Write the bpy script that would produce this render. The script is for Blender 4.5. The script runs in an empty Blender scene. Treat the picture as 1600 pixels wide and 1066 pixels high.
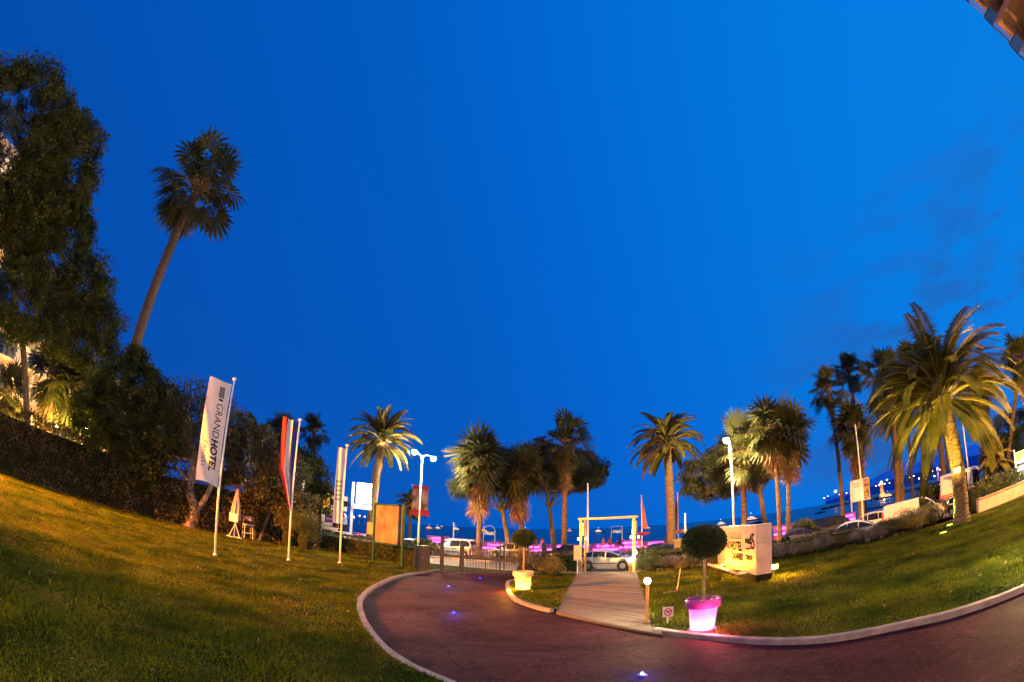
import bpy, math, random
import numpy as np
from mathutils import Vector, Matrix
random.seed(7); rng = np.random.default_rng(7)
PI = math.pi; R = math.radians
scn = bpy.context.scene
C = scn.collection

# ------------------------------------------------------------------ camera (15-17 mm equisolid fisheye)
CAM_H, F_MM, PITCH, ROLL = 3.0, 16.917, R(22.463), R(-1.236)
def cam_to_world(c):                       # c = (right, forward, up) in camera axes
    x, y, z = c; cr, sr = math.cos(ROLL), math.sin(ROLL)
    x, z = x*cr + z*sr, -x*sr + z*cr
    cp, sp = math.cos(PITCH), math.sin(PITCH)
    return Vector((x, y*cp - z*sp, y*sp + z*cp))
cd = bpy.data.cameras.new('camera'); cam = bpy.data.objects.new('camera', cd); C.objects.link(cam)
cd.type = 'PANO'; cd.panorama_type = 'FISHEYE_EQUISOLID'
cd.fisheye_lens = F_MM; cd.fisheye_fov = R(180); cd.sensor_width = 36; cd.sensor_height = 24
cd.clip_start = .05; cd.clip_end = 60000
r_, u_, f_ = cam_to_world((1, 0, 0)), cam_to_world((0, 0, 1)), cam_to_world((0, 1, 0))
m4 = Matrix((r_, u_, -f_)).transposed().to_4x4(); m4.translation = (0, 0, CAM_H); cam.matrix_world = m4
scn.camera = cam

# ------------------------------------------------------------------ sky at dusk, weak afterglow sun
SUN_EL, SUN_AZ = R(2.0), R(100)            # the glow that is left is to the right
w = bpy.data.worlds.new('World'); scn.world = w; w.use_nodes = True
nt = w.node_tree; nt.nodes.clear(); N, L = nt.nodes.new, nt.links.new
out = N('ShaderNodeOutputWorld'); bg = N('ShaderNodeBackground'); L(bg.outputs[0], out.inputs[0])
tc = N('ShaderNodeTexCoord')
dot = N('ShaderNodeVectorMath'); dot.operation = 'DOT_PRODUCT'; dot.inputs[1].default_value = (0.80, 0.0, 0.25)
L(tc.outputs['Generated'], dot.inputs[0])
mr = N('ShaderNodeMapRange'); mr.inputs[1].default_value = -1; mr.inputs[2].default_value = 1; L(dot.outputs['Value'], mr.inputs[0])
cr = N('ShaderNodeValToRGB'); L(mr.outputs[0], cr.inputs[0])
e = cr.color_ramp.elements
e[0].position = .0; e[0].color = (0, .048, .32, 1); e[1].position = 1; e[1].color = (0, .225, .80, 1)
for p, c in ((.30, (.0, .082, .45)), (.5, (0, .103, .52)), (.61, (0, .126, .62)), (.83, (0, .195, .75))):
    q = e.new(p); q.color = (*c, 1)
sep = N('ShaderNodeSeparateXYZ'); L(tc.outputs['Generated'], sep.inputs[0])
mp = N('ShaderNodeMapping'); mp.inputs['Scale'].default_value = (3, 3, 9); L(tc.outputs['Generated'], mp.inputs[0])
cn = N('ShaderNodeTexNoise'); cn.inputs['Scale'].default_value = 1.6; cn.inputs['Detail'].default_value = 6; cn.inputs['Roughness'].default_value = .55
L(mp.outputs[0], cn.inputs['Vector'])
cm = N('ShaderNodeMapRange'); cm.inputs[1].default_value = .44; cm.inputs[2].default_value = .60; L(cn.outputs['Fac'], cm.inputs[0])
mx = N('ShaderNodeMapRange'); mx.inputs[1].default_value = .45; mx.inputs[2].default_value = .85; L(sep.outputs[0], mx.inputs[0])
mz = N('ShaderNodeMapRange'); mz.inputs[1].default_value = .62; mz.inputs[2].default_value = .22; L(sep.outputs[2], mz.inputs[0])
m1 = N('ShaderNodeMath'); m1.operation = 'MULTIPLY'; L(cm.outputs[0], m1.inputs[0]); L(mx.outputs[0], m1.inputs[1])
m2 = N('ShaderNodeMath'); m2.operation = 'MULTIPLY'; L(m1.outputs[0], m2.inputs[0]); L(mz.outputs[0], m2.inputs[1])
m3 = N('ShaderNodeMath'); m3.operation = 'MULTIPLY'; m3.inputs[1].default_value = 1.0; L(m2.outputs[0], m3.inputs[0])
cmix = N('ShaderNodeMix'); cmix.data_type = 'RGBA'; L(m3.outputs[0], cmix.inputs[0]); L(cr.outputs[0], cmix.inputs[6]); cmix.inputs[7].default_value = (.02, .085, .33, 1)
sky = N('ShaderNodeTexSky'); sky.sky_type = 'NISHITA'; sky.sun_disc = False; sky.sun_elevation = SUN_EL; sky.sun_rotation = SUN_AZ
sk = N('ShaderNodeMix'); sk.data_type = 'RGBA'; sk.blend_type = 'ADD'; sk.inputs[0].default_value = .002
L(cmix.outputs[2], sk.inputs[6]); L(sky.outputs[0], sk.inputs[7])
L(sk.outputs[2], bg.inputs['Color']); bg.inputs['Strength'].default_value = 1.0
sd = bpy.data.lights.new('afterglow', 'SUN'); sd.energy = .30; sd.angle = R(40); sd.color = (1, .50, .50)
so = bpy.data.objects.new('afterglow', sd); C.objects.link(so)
so.rotation_euler = Vector((-math.sin(SUN_AZ), -math.cos(SUN_AZ), -math.tan(R(40)))).to_track_quat('-Z', 'Y').to_euler()

scn.view_settings.view_transform = 'Standard'; scn.view_settings.look = 'None'
scn.view_settings.exposure = 0; scn.view_settings.gamma = 1
scn.render.filter_size = 1.1; scn.render.engine = 'CYCLES'; scn.cycles.denoising_prefilter = 'ACCURATE'; scn.cycles.use_denoising = True; scn.cycles.max_bounces = 6
scn.cycles.transparent_max_bounces = 8; scn.cycles.sample_clamp_indirect = 3; scn.cycles.caustics_reflective = False
scn.cycles.caustics_refractive = False

# ------------------------------------------------------------------ survey helpers: photo pixel -> bearing -> place on the ground
def bearing(px, py):
    x, y = px - 800, py - 533; rr = math.hypot(x, y) or 1e-6
    th = 2*math.asin(min(1, rr/(2*F_MM/36*1600)))
    return cam_to_world((math.sin(th)*x/rr, math.cos(th), -math.sin(th)*y/rr))
def G(px, py, z=0.0):
    d = bearing(px, py); t = (z - CAM_H)/d.z
    return Vector((d.x*t, d.y*t, z))
def at(px, py, D):                          # at horizontal distance D
    d = bearing(px, py); k = D/math.hypot(d.x, d.y)
    return Vector((d.x*k, d.y*k, CAM_H + d.z*k))
def on(px, py, D, z=0.0):
    p = at(px, py, D); p.z = z; return p
def face_cam(p): return math.atan2(p.x, -p.y) * 1.0   # rotation so local -Y looks at the origin
def facing(p): return -math.atan2(p.x, p.y)           # local +Y points away from the camera, -Y towards it

# ------------------------------------------------------------------ materials
MATS = {}
def mat(name, col, rough=.6, var=.18, scale=4., metal=0, emit=None, es=0, bump=0, transl=0, col2=None, spec=.4, stretch=None):
    if name in MATS: return MATS[name]
    m = bpy.data.materials.new(name); m.use_nodes = True; MATS[name] = m
    t = m.node_tree; b = t.nodes['Principled BSDF']; n, l = t.nodes.new, t.links.new
    b.inputs['Roughness'].default_value = rough; b.inputs['Metallic'].default_value = metal
    b.inputs['Specular IOR Level'].default_value = spec
    co = n('ShaderNodeTexCoord'); v = co.outputs['Object']
    if stretch:
        mpp = n('ShaderNodeMapping'); mpp.inputs['Scale'].default_value = stretch; l(v, mpp.inputs[0]); v = mpp.outputs[0]
    if var or col2:
        no = n('ShaderNodeTexNoise'); no.inputs['Scale'].default_value = scale; no.inputs['Detail'].default_value = 5
        l(v, no.inputs['Vector'])
        rp = n('ShaderNodeValToRGB'); l(no.outputs['Fac'], rp.inputs[0])
        a = tuple(c*(1-var) for c in col); z = col2 if col2 else tuple(min(1, c*(1+var)) for c in col)
        rp.color_ramp.elements[0].position = .35; rp.color_ramp.elements[0].color = (*a, 1)
        rp.color_ramp.elements[1].position = .65; rp.color_ramp.elements[1].color = (*z, 1)
        l(rp.outputs[0], b.inputs['Base Color'])
        colout = rp.outputs[0]
    else:
        b.inputs['Base Color'].default_value = (*col, 1); colout = None
    if bump:
        n2 = n('ShaderNodeTexNoise'); n2.inputs['Scale'].default_value = scale*6; n2.inputs['Detail'].default_value = 4; l(v, n2.inputs['Vector'])
        bu = n('ShaderNodeBump'); bu.inputs['Strength'].default_value = bump; bu.inputs['Distance'].default_value = .02
        l(n2.outputs['Fac'], bu.inputs['Height']); l(bu.outputs[0], b.inputs['Normal'])
    if emit:
        b.inputs['Emission Color'].default_value = (*emit, 1); b.inputs['Emission Strength'].default_value = es
    if transl:
        tr = n('ShaderNodeBsdfTranslucent'); ms = n('ShaderNodeMixShader'); ms.inputs[0].default_value = transl
        if colout: l(colout, tr.inputs[0])
        else: tr.inputs[0].default_value = (*col, 1)
        l(b.outputs[0], ms.inputs[1]); l(tr.outputs[0], ms.inputs[2]); l(ms.outputs[0], t.nodes['Material Output'].inputs[0])
    return m
def glass_mat(name, col=(.03, .04, .05), rough=.05):
    return mat(name, col, rough, 0, spec=.8)

M_asph = mat('asphalt', (.034, .016, .019), .92, .30, .35, bump=.8, col2=(.064, .032, .034), spec=.02)
M_road = mat('road_asphalt', (.20, .155, .125), .8, .2, .5, bump=.4)
M_pave = mat('pavement', (.30, .24, .20), .8, .2, 1.2, bump=.3)
M_soil = mat('soil_under_grass', (.018, .036, .003), .98, .35, .8, col2=(.050, .058, .006), spec=.05)
M_grass = mat('grass_blades', (.036, .080, .004), .8, .40, .55, transl=.3, col2=(.120, .138, .010), spec=.08)
M_stone = mat('kerb_stone', (.23, .18, .17), .8, .22, 3, bump=.5)
M_deck = mat('deck_boards', (.135, .105, .092), .85, .35, 2, bump=.4, spec=.15, stretch=(.6, 9, 9))
M_brass = mat('brass', (.62, .34, .13), .40, .12, 3, metal=.75)
M_steel = mat('steel', (.55, .53, .50), .3, .1, 3, metal=1)
M_white = mat('white_paint', (.78, .76, .74), .45, .06, 2)
M_dark = mat('dark_iron', (.030, .028, .032), .45, .2, 5)
M_gpost = mat('gate_post_paint', (.018, .015, .017), .5, .15, 4)
M_green = mat('green_frame_paint', (.012, .055, .030), .4, .15, 5)
M_leafdk = mat('leaf_dark', (.022, .034, .008), .6, .4, .9, transl=.25, col2=(.105, .125, .026), spec=.2)
M_leafmd = mat('leaf_mid', (.030, .062, .012), .5, .4, .9, transl=.25, col2=(.080, .100, .024))
M_leafol = mat('leaf_olive', (.055, .060, .018), .55, .35, .9, transl=.25, col2=(.115, .100, .035))
M_hedge = mat('hedge_leaf', (.028, .050, .012), .55, .45, 1.4, transl=.2, col2=(.075, .095, .022))
M_hedgeold = mat('old_hedge_leaf', (.065, .055, .016), .7, .5, .9, transl=.2, col2=(.20, .14, .045), spec=.2)
M_lav = mat('lavender_leaf', (.13, .12, .14), .7, .4, 1.6, transl=.2, col2=(.24, .20, .22))
M_grey = mat('grey_shrub_leaf', (.095, .095, .060), .7, .3, 1.2, transl=.2, col2=(.17, .15, .09))
M_yel = mat('yellow_flower_shrub', (.07, .09, .015), .7, .3, 2.5, transl=.2, col2=(.22, .17, .03))
M_frond = mat('date_frond', (.050, .060, .010), .75, .3, .8, transl=.3, col2=(.12, .105, .022), spec=.1)
M_rach = mat('frond_rib', (.20, .15, .06), .5, .2, 3)
M_fan = mat('fan_leaf', (.040, .058, .018), .5, .35, .8, transl=.25, col2=(.095, .095, .030))
M_dead = mat('dead_leaf', (.17, .105, .052), .8, .35, 1.5, transl=.15, col2=(.27, .17, .085))
M_bark = mat('bark', (.14, .105, .075), .9, .4, 3, bump=1, stretch=(1, 1, .4))
M_palmb = mat('palm_bark', (.13, .085, .05), .9, .35, 2.5, bump=.8, stretch=(1, 1, 4))
M_core = mat('foliage_shade_core', (.012, .016, .006), 1, .2, 2)  # near-black filler inside foliage; the inner shade is put into its colour
M_needle = mat('pine_needles', (.030, .050, .016), .6, .4, .9, transl=.1, col2=(.070, .080, .026))

def asphalt_detail(m, base, light_, warm):
    t = m.node_tree; b = t.nodes['Principled BSDF']; n, l = t.nodes.new, t.links.new
    co = n('ShaderNodeTexCoord').outputs['Object']
    def noise(sc, det, rough=.5, dist=0):
        q = n('ShaderNodeTexNoise'); q.inputs['Scale'].default_value = sc; q.inputs['Detail'].default_value = det; q.inputs['Roughness'].default_value = rough; q.inputs['Distortion'].default_value = dist; l(co, q.inputs['Vector']); return q.outputs['Fac']
    def ramp(f, a, c, x0, x1):
        q = n('ShaderNodeValToRGB'); l(f, q.inputs[0]); q.color_ramp.elements[0].position = x0; q.color_ramp.elements[1].position = x1; q.color_ramp.elements[0].color = (*a, 1); q.color_ramp.elements[1].color = (*c, 1); return q.outputs[0]
    def mix(bt, a, c, f=1.):
        q = n('ShaderNodeMix'); q.data_type = 'RGBA'; q.blend_type = bt; q.inputs[0].default_value = f; l(a, q.inputs[6]); l(c, q.inputs[7]); return q.outputs[2]
    c = ramp(noise(.22, 9, .62, 1.6), base, light_, .36, .66)
    c = mix('MULTIPLY', c, ramp(noise(2.2, 6, .7, .8), (.72, .72, .74), (1.25, 1.2, 1.15), .35, .68))
    c = mix('MULTIPLY', c, ramp(noise(55, 3, .8), (.45, .45, .47), (1.7, 1.65, 1.6), .36, .66)); c = mix('MULTIPLY', c, ramp(noise(11, 4, .75), (.72, .72, .73), (1.3, 1.27, 1.24), .38, .64))
    v = n('ShaderNodeTexVoronoi'); v.feature = 'DISTANCE_TO_EDGE'; v.inputs['Scale'].default_value = .33
    wv = n('ShaderNodeMix'); wv.data_type = 'RGBA'; wv.blend_type = 'ADD'; wv.inputs[0].default_value = .5; nn = n('ShaderNodeTexNoise'); nn.inputs['Scale'].default_value = 1.4; nn.inputs['Detail'].default_value = 5; l(co, nn.inputs['Vector']); l(co, wv.inputs[6]); l(nn.outputs['Color'], wv.inputs[7]); l(wv.outputs[2], v.inputs['Vector'])
    c = mix('MULTIPLY', c, ramp(v.outputs['Distance'], (.35, .33, .33), (1, 1, 1), .0, .006))
    l(c, b.inputs['Base Color'])
    r = n('ShaderNodeMapRange'); l(noise(.5, 4), r.inputs[0]); r.inputs[3].default_value = .62; r.inputs[4].default_value = .95; l(r.outputs[0], b.inputs['Roughness'])
asphalt_detail(M_asph, (.034, .012, .018), (.078, .029, .036), None)
def grass_detail(m, green, yellow, dry):
    t = m.node_tree; b = t.nodes['Principled BSDF']; n, l = t.nodes.new, t.links.new
    co = n('ShaderNodeTexCoord').outputs['Object']; src = b.inputs['Base Color'].links[0].from_socket; outs = [k.to_socket for k in list(src.links)]
    q = n('ShaderNodeTexNoise'); q.inputs['Scale'].default_value = .30; q.inputs['Detail'].default_value = 7; q.inputs['Roughness'].default_value = .62; q.inputs['Distortion'].default_value = 1.2; l(co, q.inputs['Vector'])
    r = n('ShaderNodeValToRGB'); l(q.outputs['Fac'], r.inputs[0]); r.color_ramp.elements[0].position = .56; r.color_ramp.elements[0].color = (0, 0, 0, 1); r.color_ramp.elements[1].position = .72; r.color_ramp.elements[1].color = (.8, .8, .8, 1)
    mx_ = n('ShaderNodeMix'); mx_.data_type = 'RGBA'; l(r.outputs[0], mx_.inputs[0]); l(src, mx_.inputs[6]); mx_.inputs[7].default_value = (*dry, 1)
    q2 = n('ShaderNodeTexNoise'); q2.inputs['Scale'].default_value = 38; q2.inputs['Detail'].default_value = 1; l(co, q2.inputs['Vector'])
    r2 = n('ShaderNodeValToRGB'); l(q2.outputs['Fac'], r2.inputs[0]); r2.color_ramp.elements[0].position = .38; r2.color_ramp.elements[0].color = (.45, .5, .5, 1); r2.color_ramp.elements[1].position = .64; r2.color_ramp.elements[1].color = (1.7, 1.55, 1.3, 1)
    m2_ = n('ShaderNodeMix'); m2_.data_type = 'RGBA'; m2_.blend_type = 'MULTIPLY'; m2_.inputs[0].default_value = 1; l(mx_.outputs[2], m2_.inputs[6]); l(r2.outputs[0], m2_.inputs[7])
    for o_ in outs: l(m2_.outputs[2], o_)
grass_detail(M_grass, None, None, (.16, .105, .030)); grass_detail(M_soil, None, None, (.09, .055, .018))

# ------------------------------------------------------------------ mesh building
class MB:
    def __init__(s): s.v = []; s.f = []; s.m = []
    def add(s, vs, fs, mi=0):
        o = len(s.v); s.v += [tuple(p) for p in vs]; s.f += [tuple(i+o for i in f) for f in fs]; s.m += [mi]*len(fs); return s
    def box(s, c, d, rz=0, mi=0, top=1.0):
        hx, hy, hz = d[0]/2, d[1]/2, d[2]/2; vs = []
        for sz in (-1, 1):
            k = top if sz > 0 else 1
            for sx, sy in ((-1, -1), (1, -1), (1, 1), (-1, 1)):
                x, y = sx*hx*k, sy*hy*k
                vs.append((c[0]+x*math.cos(rz)-y*math.sin(rz), c[1]+x*math.sin(rz)+y*math.cos(rz), c[2]+sz*hz))
        return s.add(vs, [(3, 2, 1, 0), (4, 5, 6, 7), (0, 1, 5, 4), (1, 2, 6, 5), (2, 3, 7, 6), (3, 0, 4, 7)], mi)
    def tube(s, path, rad, n=8, mi=0, cap=True):
        path = [Vector(p) for p in path]; k = len(path)
        if not hasattr(rad, '__len__'): rad = [rad]*k
        vs = []; ref = Vector((0, 0, 1))
        for i, p in enumerate(path):
            t = (path[min(i+1, k-1)] - path[max(i-1, 0)]).normalized()
            a = t.cross(ref if abs(t.z) < .95 else Vector((1, 0, 0))).normalized() if i == 0 else (a - t*a.dot(t)).normalized()
            b = t.cross(a)
            for j in range(n):
                an = 2*PI*j/n; vs.append(p + (a*math.cos(an) + b*math.sin(an))*rad[i])
        fs = [(i*n+j, i*n+(j+1) % n, (i+1)*n+(j+1) % n, (i+1)*n+j) for i in range(k-1) for j in range(n)]
        if cap: fs += [tuple(range(n-1, -1, -1)), tuple((k-1)*n+j for j in range(n))]
        return s.add(vs, fs, mi)
    def lathe(s, prof, c=(0, 0, 0), n=20, mi=0, cap=True):
        vs = [(c[0]+r*math.cos(2*PI*j/n), c[1]+r*math.sin(2*PI*j/n), c[2]+z) for r, z in prof for j in range(n)]
        k = len(prof)
        fs = [(i*n+j, i*n+(j+1) % n, (i+1)*n+(j+1) % n, (i+1)*n+j) for i in range(k-1) for j in range(n)]
        if cap: fs += [tuple(range(n-1, -1, -1)), tuple((k-1)*n+j for j in range(n))]
        return s.add(vs, fs, mi)
    def prism(s, pts, z0, z1, mi=0):
        n = len(pts); vs = [(p[0], p[1], z0) for p in pts] + [(p[0], p[1], z1) for p in pts]
        return s.add(vs, [tuple(range(n-1, -1, -1)), tuple(range(n, 2*n))] + [(i, (i+1) % n, n+(i+1) % n, n+i) for i in range(n)], mi)
    def build(s, name, m, parent=None, loc=None, rz=0, smooth=False):
        me = bpy.data.meshes.new(name); me.from_pydata(s.v, [], s.f)
        for mm in (m if isinstance(m, (list, tuple)) else [m]): me.materials.append(mm)
        if any(s.m): me.polygons.foreach_set('material_index', s.m)
        if smooth: me.polygons.foreach_set('use_smooth', [True]*len(me.polygons))
        me.update(); return link(name, me, parent, loc, rz)
def link(name, me, parent=None, loc=None, rz=0):
    o = bpy.data.objects.new(name, me); C.objects.link(o)
    if parent: o.parent = parent
    if loc is not None: o.location = loc
    if rz: o.rotation_euler = (0, 0, rz)
    return o
def tag(o, label=None, cat=None, group=None, kind=None):
    if label: o['label'] = label
    if cat: o['category'] = cat
    if group: o['group'] = group
    if kind: o['kind'] = kind
    return o
def empty(name, loc=(0, 0, 0), rz=0, label=None, cat=None, group=None, kind=None):
    o = bpy.data.objects.new(name, None); C.objects.link(o); o.location = loc; o.rotation_euler = (0, 0, rz)
    o.empty_display_size = .2
    return tag(o, label, cat, group, kind)
def copy_tree(o, parent=None):
    c = o.copy(); C.objects.link(c); c.parent = parent
    for ch in [x for x in list(o.children)]: copy_tree(ch, c)
    return c
def np_mesh(name, V, nper, m):
    """V: (n, nper, 3) one polygon of nper corners per row"""
    n = V.shape[0]; me = bpy.data.meshes.new(name)
    me.vertices.add(n*nper); me.vertices.foreach_set('co', V.astype(np.float32).ravel())
    me.loops.add(n*nper); me.loops.foreach_set('vertex_index', np.arange(n*nper, dtype=np.int32))
    me.polygons.add(n); me.polygons.foreach_set('loop_start', np.arange(0, n*nper, nper, dtype=np.int32))
    me.polygons.foreach_set('loop_total', np.full(n, nper, np.int32))
    me.materials.append(m); me.update(calc_edges=True); return me
def leaf_mesh(name, P, size, m, aspect=.5, out=None, droop=0.):
    n = len(P); d = rng.normal(size=(n, 3))
    if out is not None: d = d*.8 + out
    d[:, 2] -= droop
    d /= np.linalg.norm(d, axis=1)[:, None] + 1e-9
    s = np.cross(d, rng.normal(size=(n, 3))); s /= np.linalg.norm(s, axis=1)[:, None] + 1e-9
    L_ = size*rng.uniform(.6, 1.3, n)[:, None]; W_ = L_*aspect*.5
    V = np.stack([P, P + d*L_*.5 + s*W_, P + d*L_, P + d*L_*.5 - s*W_], 1)
    return np_mesh(name, V, 4, m)
def unit(n):
    v = rng.normal(size=(n, 3)); return v/np.linalg.norm(v, axis=1)[:, None]
def clumped(ells, nclump, per, cr_, shell=.55):
    """leaf points in small clumps through a set of ellipsoids [(centre, radii)]"""
    vol = np.array([r[0]*r[1]*r[2] for c, r in ells])**.67; pr = vol/vol.sum(); out = []; nrm = []; cen = []
    for k in range(nclump):
        c, r = ells[rng.choice(len(ells), p=pr)]
        u = unit(1)[0]; rad = rng.uniform(shell, 1)**.6
        cc = np.array(c) + u*np.array(r)*rad; cen.append(cc)
        n = int(per*rng.uniform(.6, 1.4)); s = cr_*rng.uniform(.6, 1.35)
        q = unit(n)*(rng.random(n)**.45)[:, None]*s*np.array([1, 1, .7]); out.append(cc + q); nrm.append(q/s*1.1 + u*.5)
    return np.concatenate(out), np.concatenate(nrm), cen
def light(name, loc, power, col, parent=None, radius=.08, kind='POINT', target=None, spot=60, blend=.5):
    d = bpy.data.lights.new(name, kind); d.energy = power; d.color = col
    if kind in ('POINT', 'SPOT'): d.shadow_soft_size = radius
    if kind == 'SPOT': d.spot_size = R(spot); d.spot_blend = blend
    o = bpy.data.objects.new(name, d); C.objects.link(o); o.location = loc
    if target is not None: o.rotation_euler = (Vector(target)-Vector(loc)).to_track_quat('-Z', 'Y').to_euler()
    if parent: o.parent = parent
    return o
def text_mesh(txt, size, m, align='CENTER', extr=.004, bold=0., spacing=1.):
    cu = bpy.data.curves.new('lettering', 'FONT'); cu.body = txt; cu.size = size; cu.align_x = align; cu.align_y = 'CENTER'
    cu.extrude = extr; cu.offset = bold; cu.space_character = spacing; cu.resolution_u = 3
    o = bpy.data.objects.new('lettering', cu); C.objects.link(o); bpy.context.view_layer.update()
    me = bpy.data.meshes.new_from_object(o.evaluated_get(bpy.context.evaluated_depsgraph_get()))
    bpy.data.objects.remove(o); me.materials.clear(); me.materials.append(m); return me
def lettering(txt, size, m, parent, loc, rot=(PI/2, 0, 0), name='lettering', label=None, **k):
    o = link(name, text_mesh(txt, size, m, **k), parent); o.location = loc; o.rotation_euler = rot
    if label: o['label'] = label
    return o

# road frame: U along the boulevard, V towards the sea
UD = Vector((.883, -.469, 0)); VD = Vector((.469, .883, 0)); RDIR = math.atan2(UD.y, UD.x)
def uv(u, v, z=0): return UD*u + VD*v + Vector((0, 0, z))

# ------------------------------------------------------------------ ground, road, beach, sea
def poly(name, pts, z, m, kind='structure'):
    b = MB(); b.add([(p[0], p[1], z) for p in pts], [tuple(range(len(pts)))]); o = b.build(name, m); tag(o, kind=kind); return o
def strip(name, v0, v1, z, m, u0=-400, u1=400):
    a = [uv(u0, v0), uv(u1, v0), uv(u1, v1), uv(u0, v1)]; return poly(name, a, z, m)
poly('ground', [(-400, -200), (400, -200)] + [uv(400, 33).xy, uv(-400, 33).xy], -.012, M_soil)
poly('driveway', [(-8, -30), (40, -30), (60, 12), (45, 22), (30, 18.3), (19, 19), (9, 28.2), (4.6, 30.9), (-1, 32.0), (-6, 32.6), (-9, 20)], -.004, M_asph)
strip('pavement', 29.6, 31.0, .0, M_pave)
strip('road', 30.9, 52.5, -.03+.036, M_road)
sea_m = mat('sea_water', (.004, .050, .11), .22, .15, .02, spec=.5)
t = sea_m.node_tree; b_ = t.nodes['Principled BSDF']; n_ = t.nodes.new('ShaderNodeTexNoise'); n_.inputs['Scale'].default_value = .22; n_.inputs['Detail'].default_value = 8; n_.inputs['Roughness'].default_value = .65
co_ = t.nodes.new('ShaderNodeTexCoord'); t.links.new(co_.outputs['Object'], n_.inputs['Vector'])
bu_ = t.nodes.new('ShaderNodeBump'); bu_.inputs['Strength'].default_value = 1; bu_.inputs['Distance'].default_value = 1.2
t.links.new(n_.outputs['Fac'], bu_.inputs['Height']); t.links.new(bu_.outputs[0], b_.inputs['Normal'])
strip('sea', 74, 30000, -3.6, sea_m, -40000, 40000)
b = MB(); a = [uv(-500, 56.5, 0), uv(500, 56.5, 0), uv(500, 60, -2.6), uv(-500, 60, -2.6), uv(-500, 90, -4.2), uv(500, 90, -4.2)]
b.add(a, [(0, 1, 2, 3), (3, 2, 5, 4)]); tag(b.build('beach', mat('sand', (.30, .24, .18), .9, .2, .6, bump=.5)), kind='structure')
strip('promenade', 52.4, 56.6, .14, M_pave)

# kerb lines (surveyed on the photograph's kerbs)
kl = [(-4.15, 30.4), (-4.65, 29.1), (-5.35, 26), (-5.55, 23.5), (-5.45, 20.5), (-5.36, 19.3), (-4.9, 16.33), (-3.87, 13.2), (-2.69, 10.64), (-1.85, 9.35), (-1.0, 8.45), (-.2, 7.55), (.5, 6.2), (.9, 4), (1.1, 0), (1.1, -6)]
kr = [(3.78, 12.35), (4.1, 11.65), (4.64, 10.76), (5.52, 9.16), (6.46, 7.99), (7.63, 7.13), (8.72, 6.06), (10.11, 5.0), (12, 3.9), (15, 2.4), (19, .6), (26, -2)]
ki = [(2.4, 27.2), (.9, 27.4), (.1, 26.2), (-.06, 24.5), (-.02, 22.5), (.04, 20.93), (.25, 19.4), (.57, 18.28), (1.18, 16.9), (1.66, 16.35)]
def smooth(pts, k=6):
    P = [Vector((*p, 0)) for p in pts]; o = []
    for i in range(len(P)-1):
        a, b2, c, d = P[max(i-1, 0)], P[i], P[i+1], P[min(i+2, len(P)-1)]
        for j in range(k):
            t = j/k; o.append(.5*((2*b2)+(c-a)*t+(2*a-5*b2+4*c-d)*t*t+(-a+3*b2-3*c+d)*t**3))
    o.append(P[-1]); return o
def resample(P, step):
    o = [P[0]]; acc = 0
    for a, b2 in zip(P, P[1:]):
        d = (b2-a).length
        while acc + d >= step:
            t = (step-acc)/d; a = a.lerp(b2, t); o.append(a.copy()); d = (b2-a).length; acc = 0
        acc += d
    return o
def kerb(pts, side, top=.13, wd=.20, label=None):
    """stones laid along a line; side +1 = body to the left of the direction of travel"""
    P = resample(smooth(pts), .25); root = empty('kerb', (P[0].x, P[0].y, 0)); tag(root, kind='structure')
    i = 0
    while i + 4 < len(P):
        seg = P[i:i+5]; b = MB(); vs = []; hz = top + random.uniform(-.008, .008); wj = wd + random.uniform(-.006, .006)
        for k, p in enumerate(seg):
            tt = (P[min(i+k+1, len(P)-1)] - P[max(i+k-1, 0)]).normalized(); nn = Vector((-tt.y, tt.x, 0))*side
            q = p + tt*(.008 if k == 0 else (-.008 if k == 4 else 0))
            vs += [q + Vector((0, 0, -.05)), q + Vector((0, 0, hz-.02)), q + nn*.02 + Vector((0, 0, hz)), q + nn*wj + Vector((0, 0, hz)), q + nn*wj + Vector((0, 0, -.05))]
        fs = [(k*5+j, k*5+(j+1) % 5, (k+1)*5+(j+1) % 5, (k+1)*5+j) for k in range(4) for j in range(5)] + [(0, 1, 2, 3, 4), (24, 23, 22, 21, 20)]
        b.add([v - P[0] for v in vs], fs); b.build('kerb_stone', M_stone, root); i += 4
    return P
KL = kerb(kl, -1, .12)
KR = kerb(kr, 1, .14)
KI = kerb(ki, 1, .12)

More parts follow.
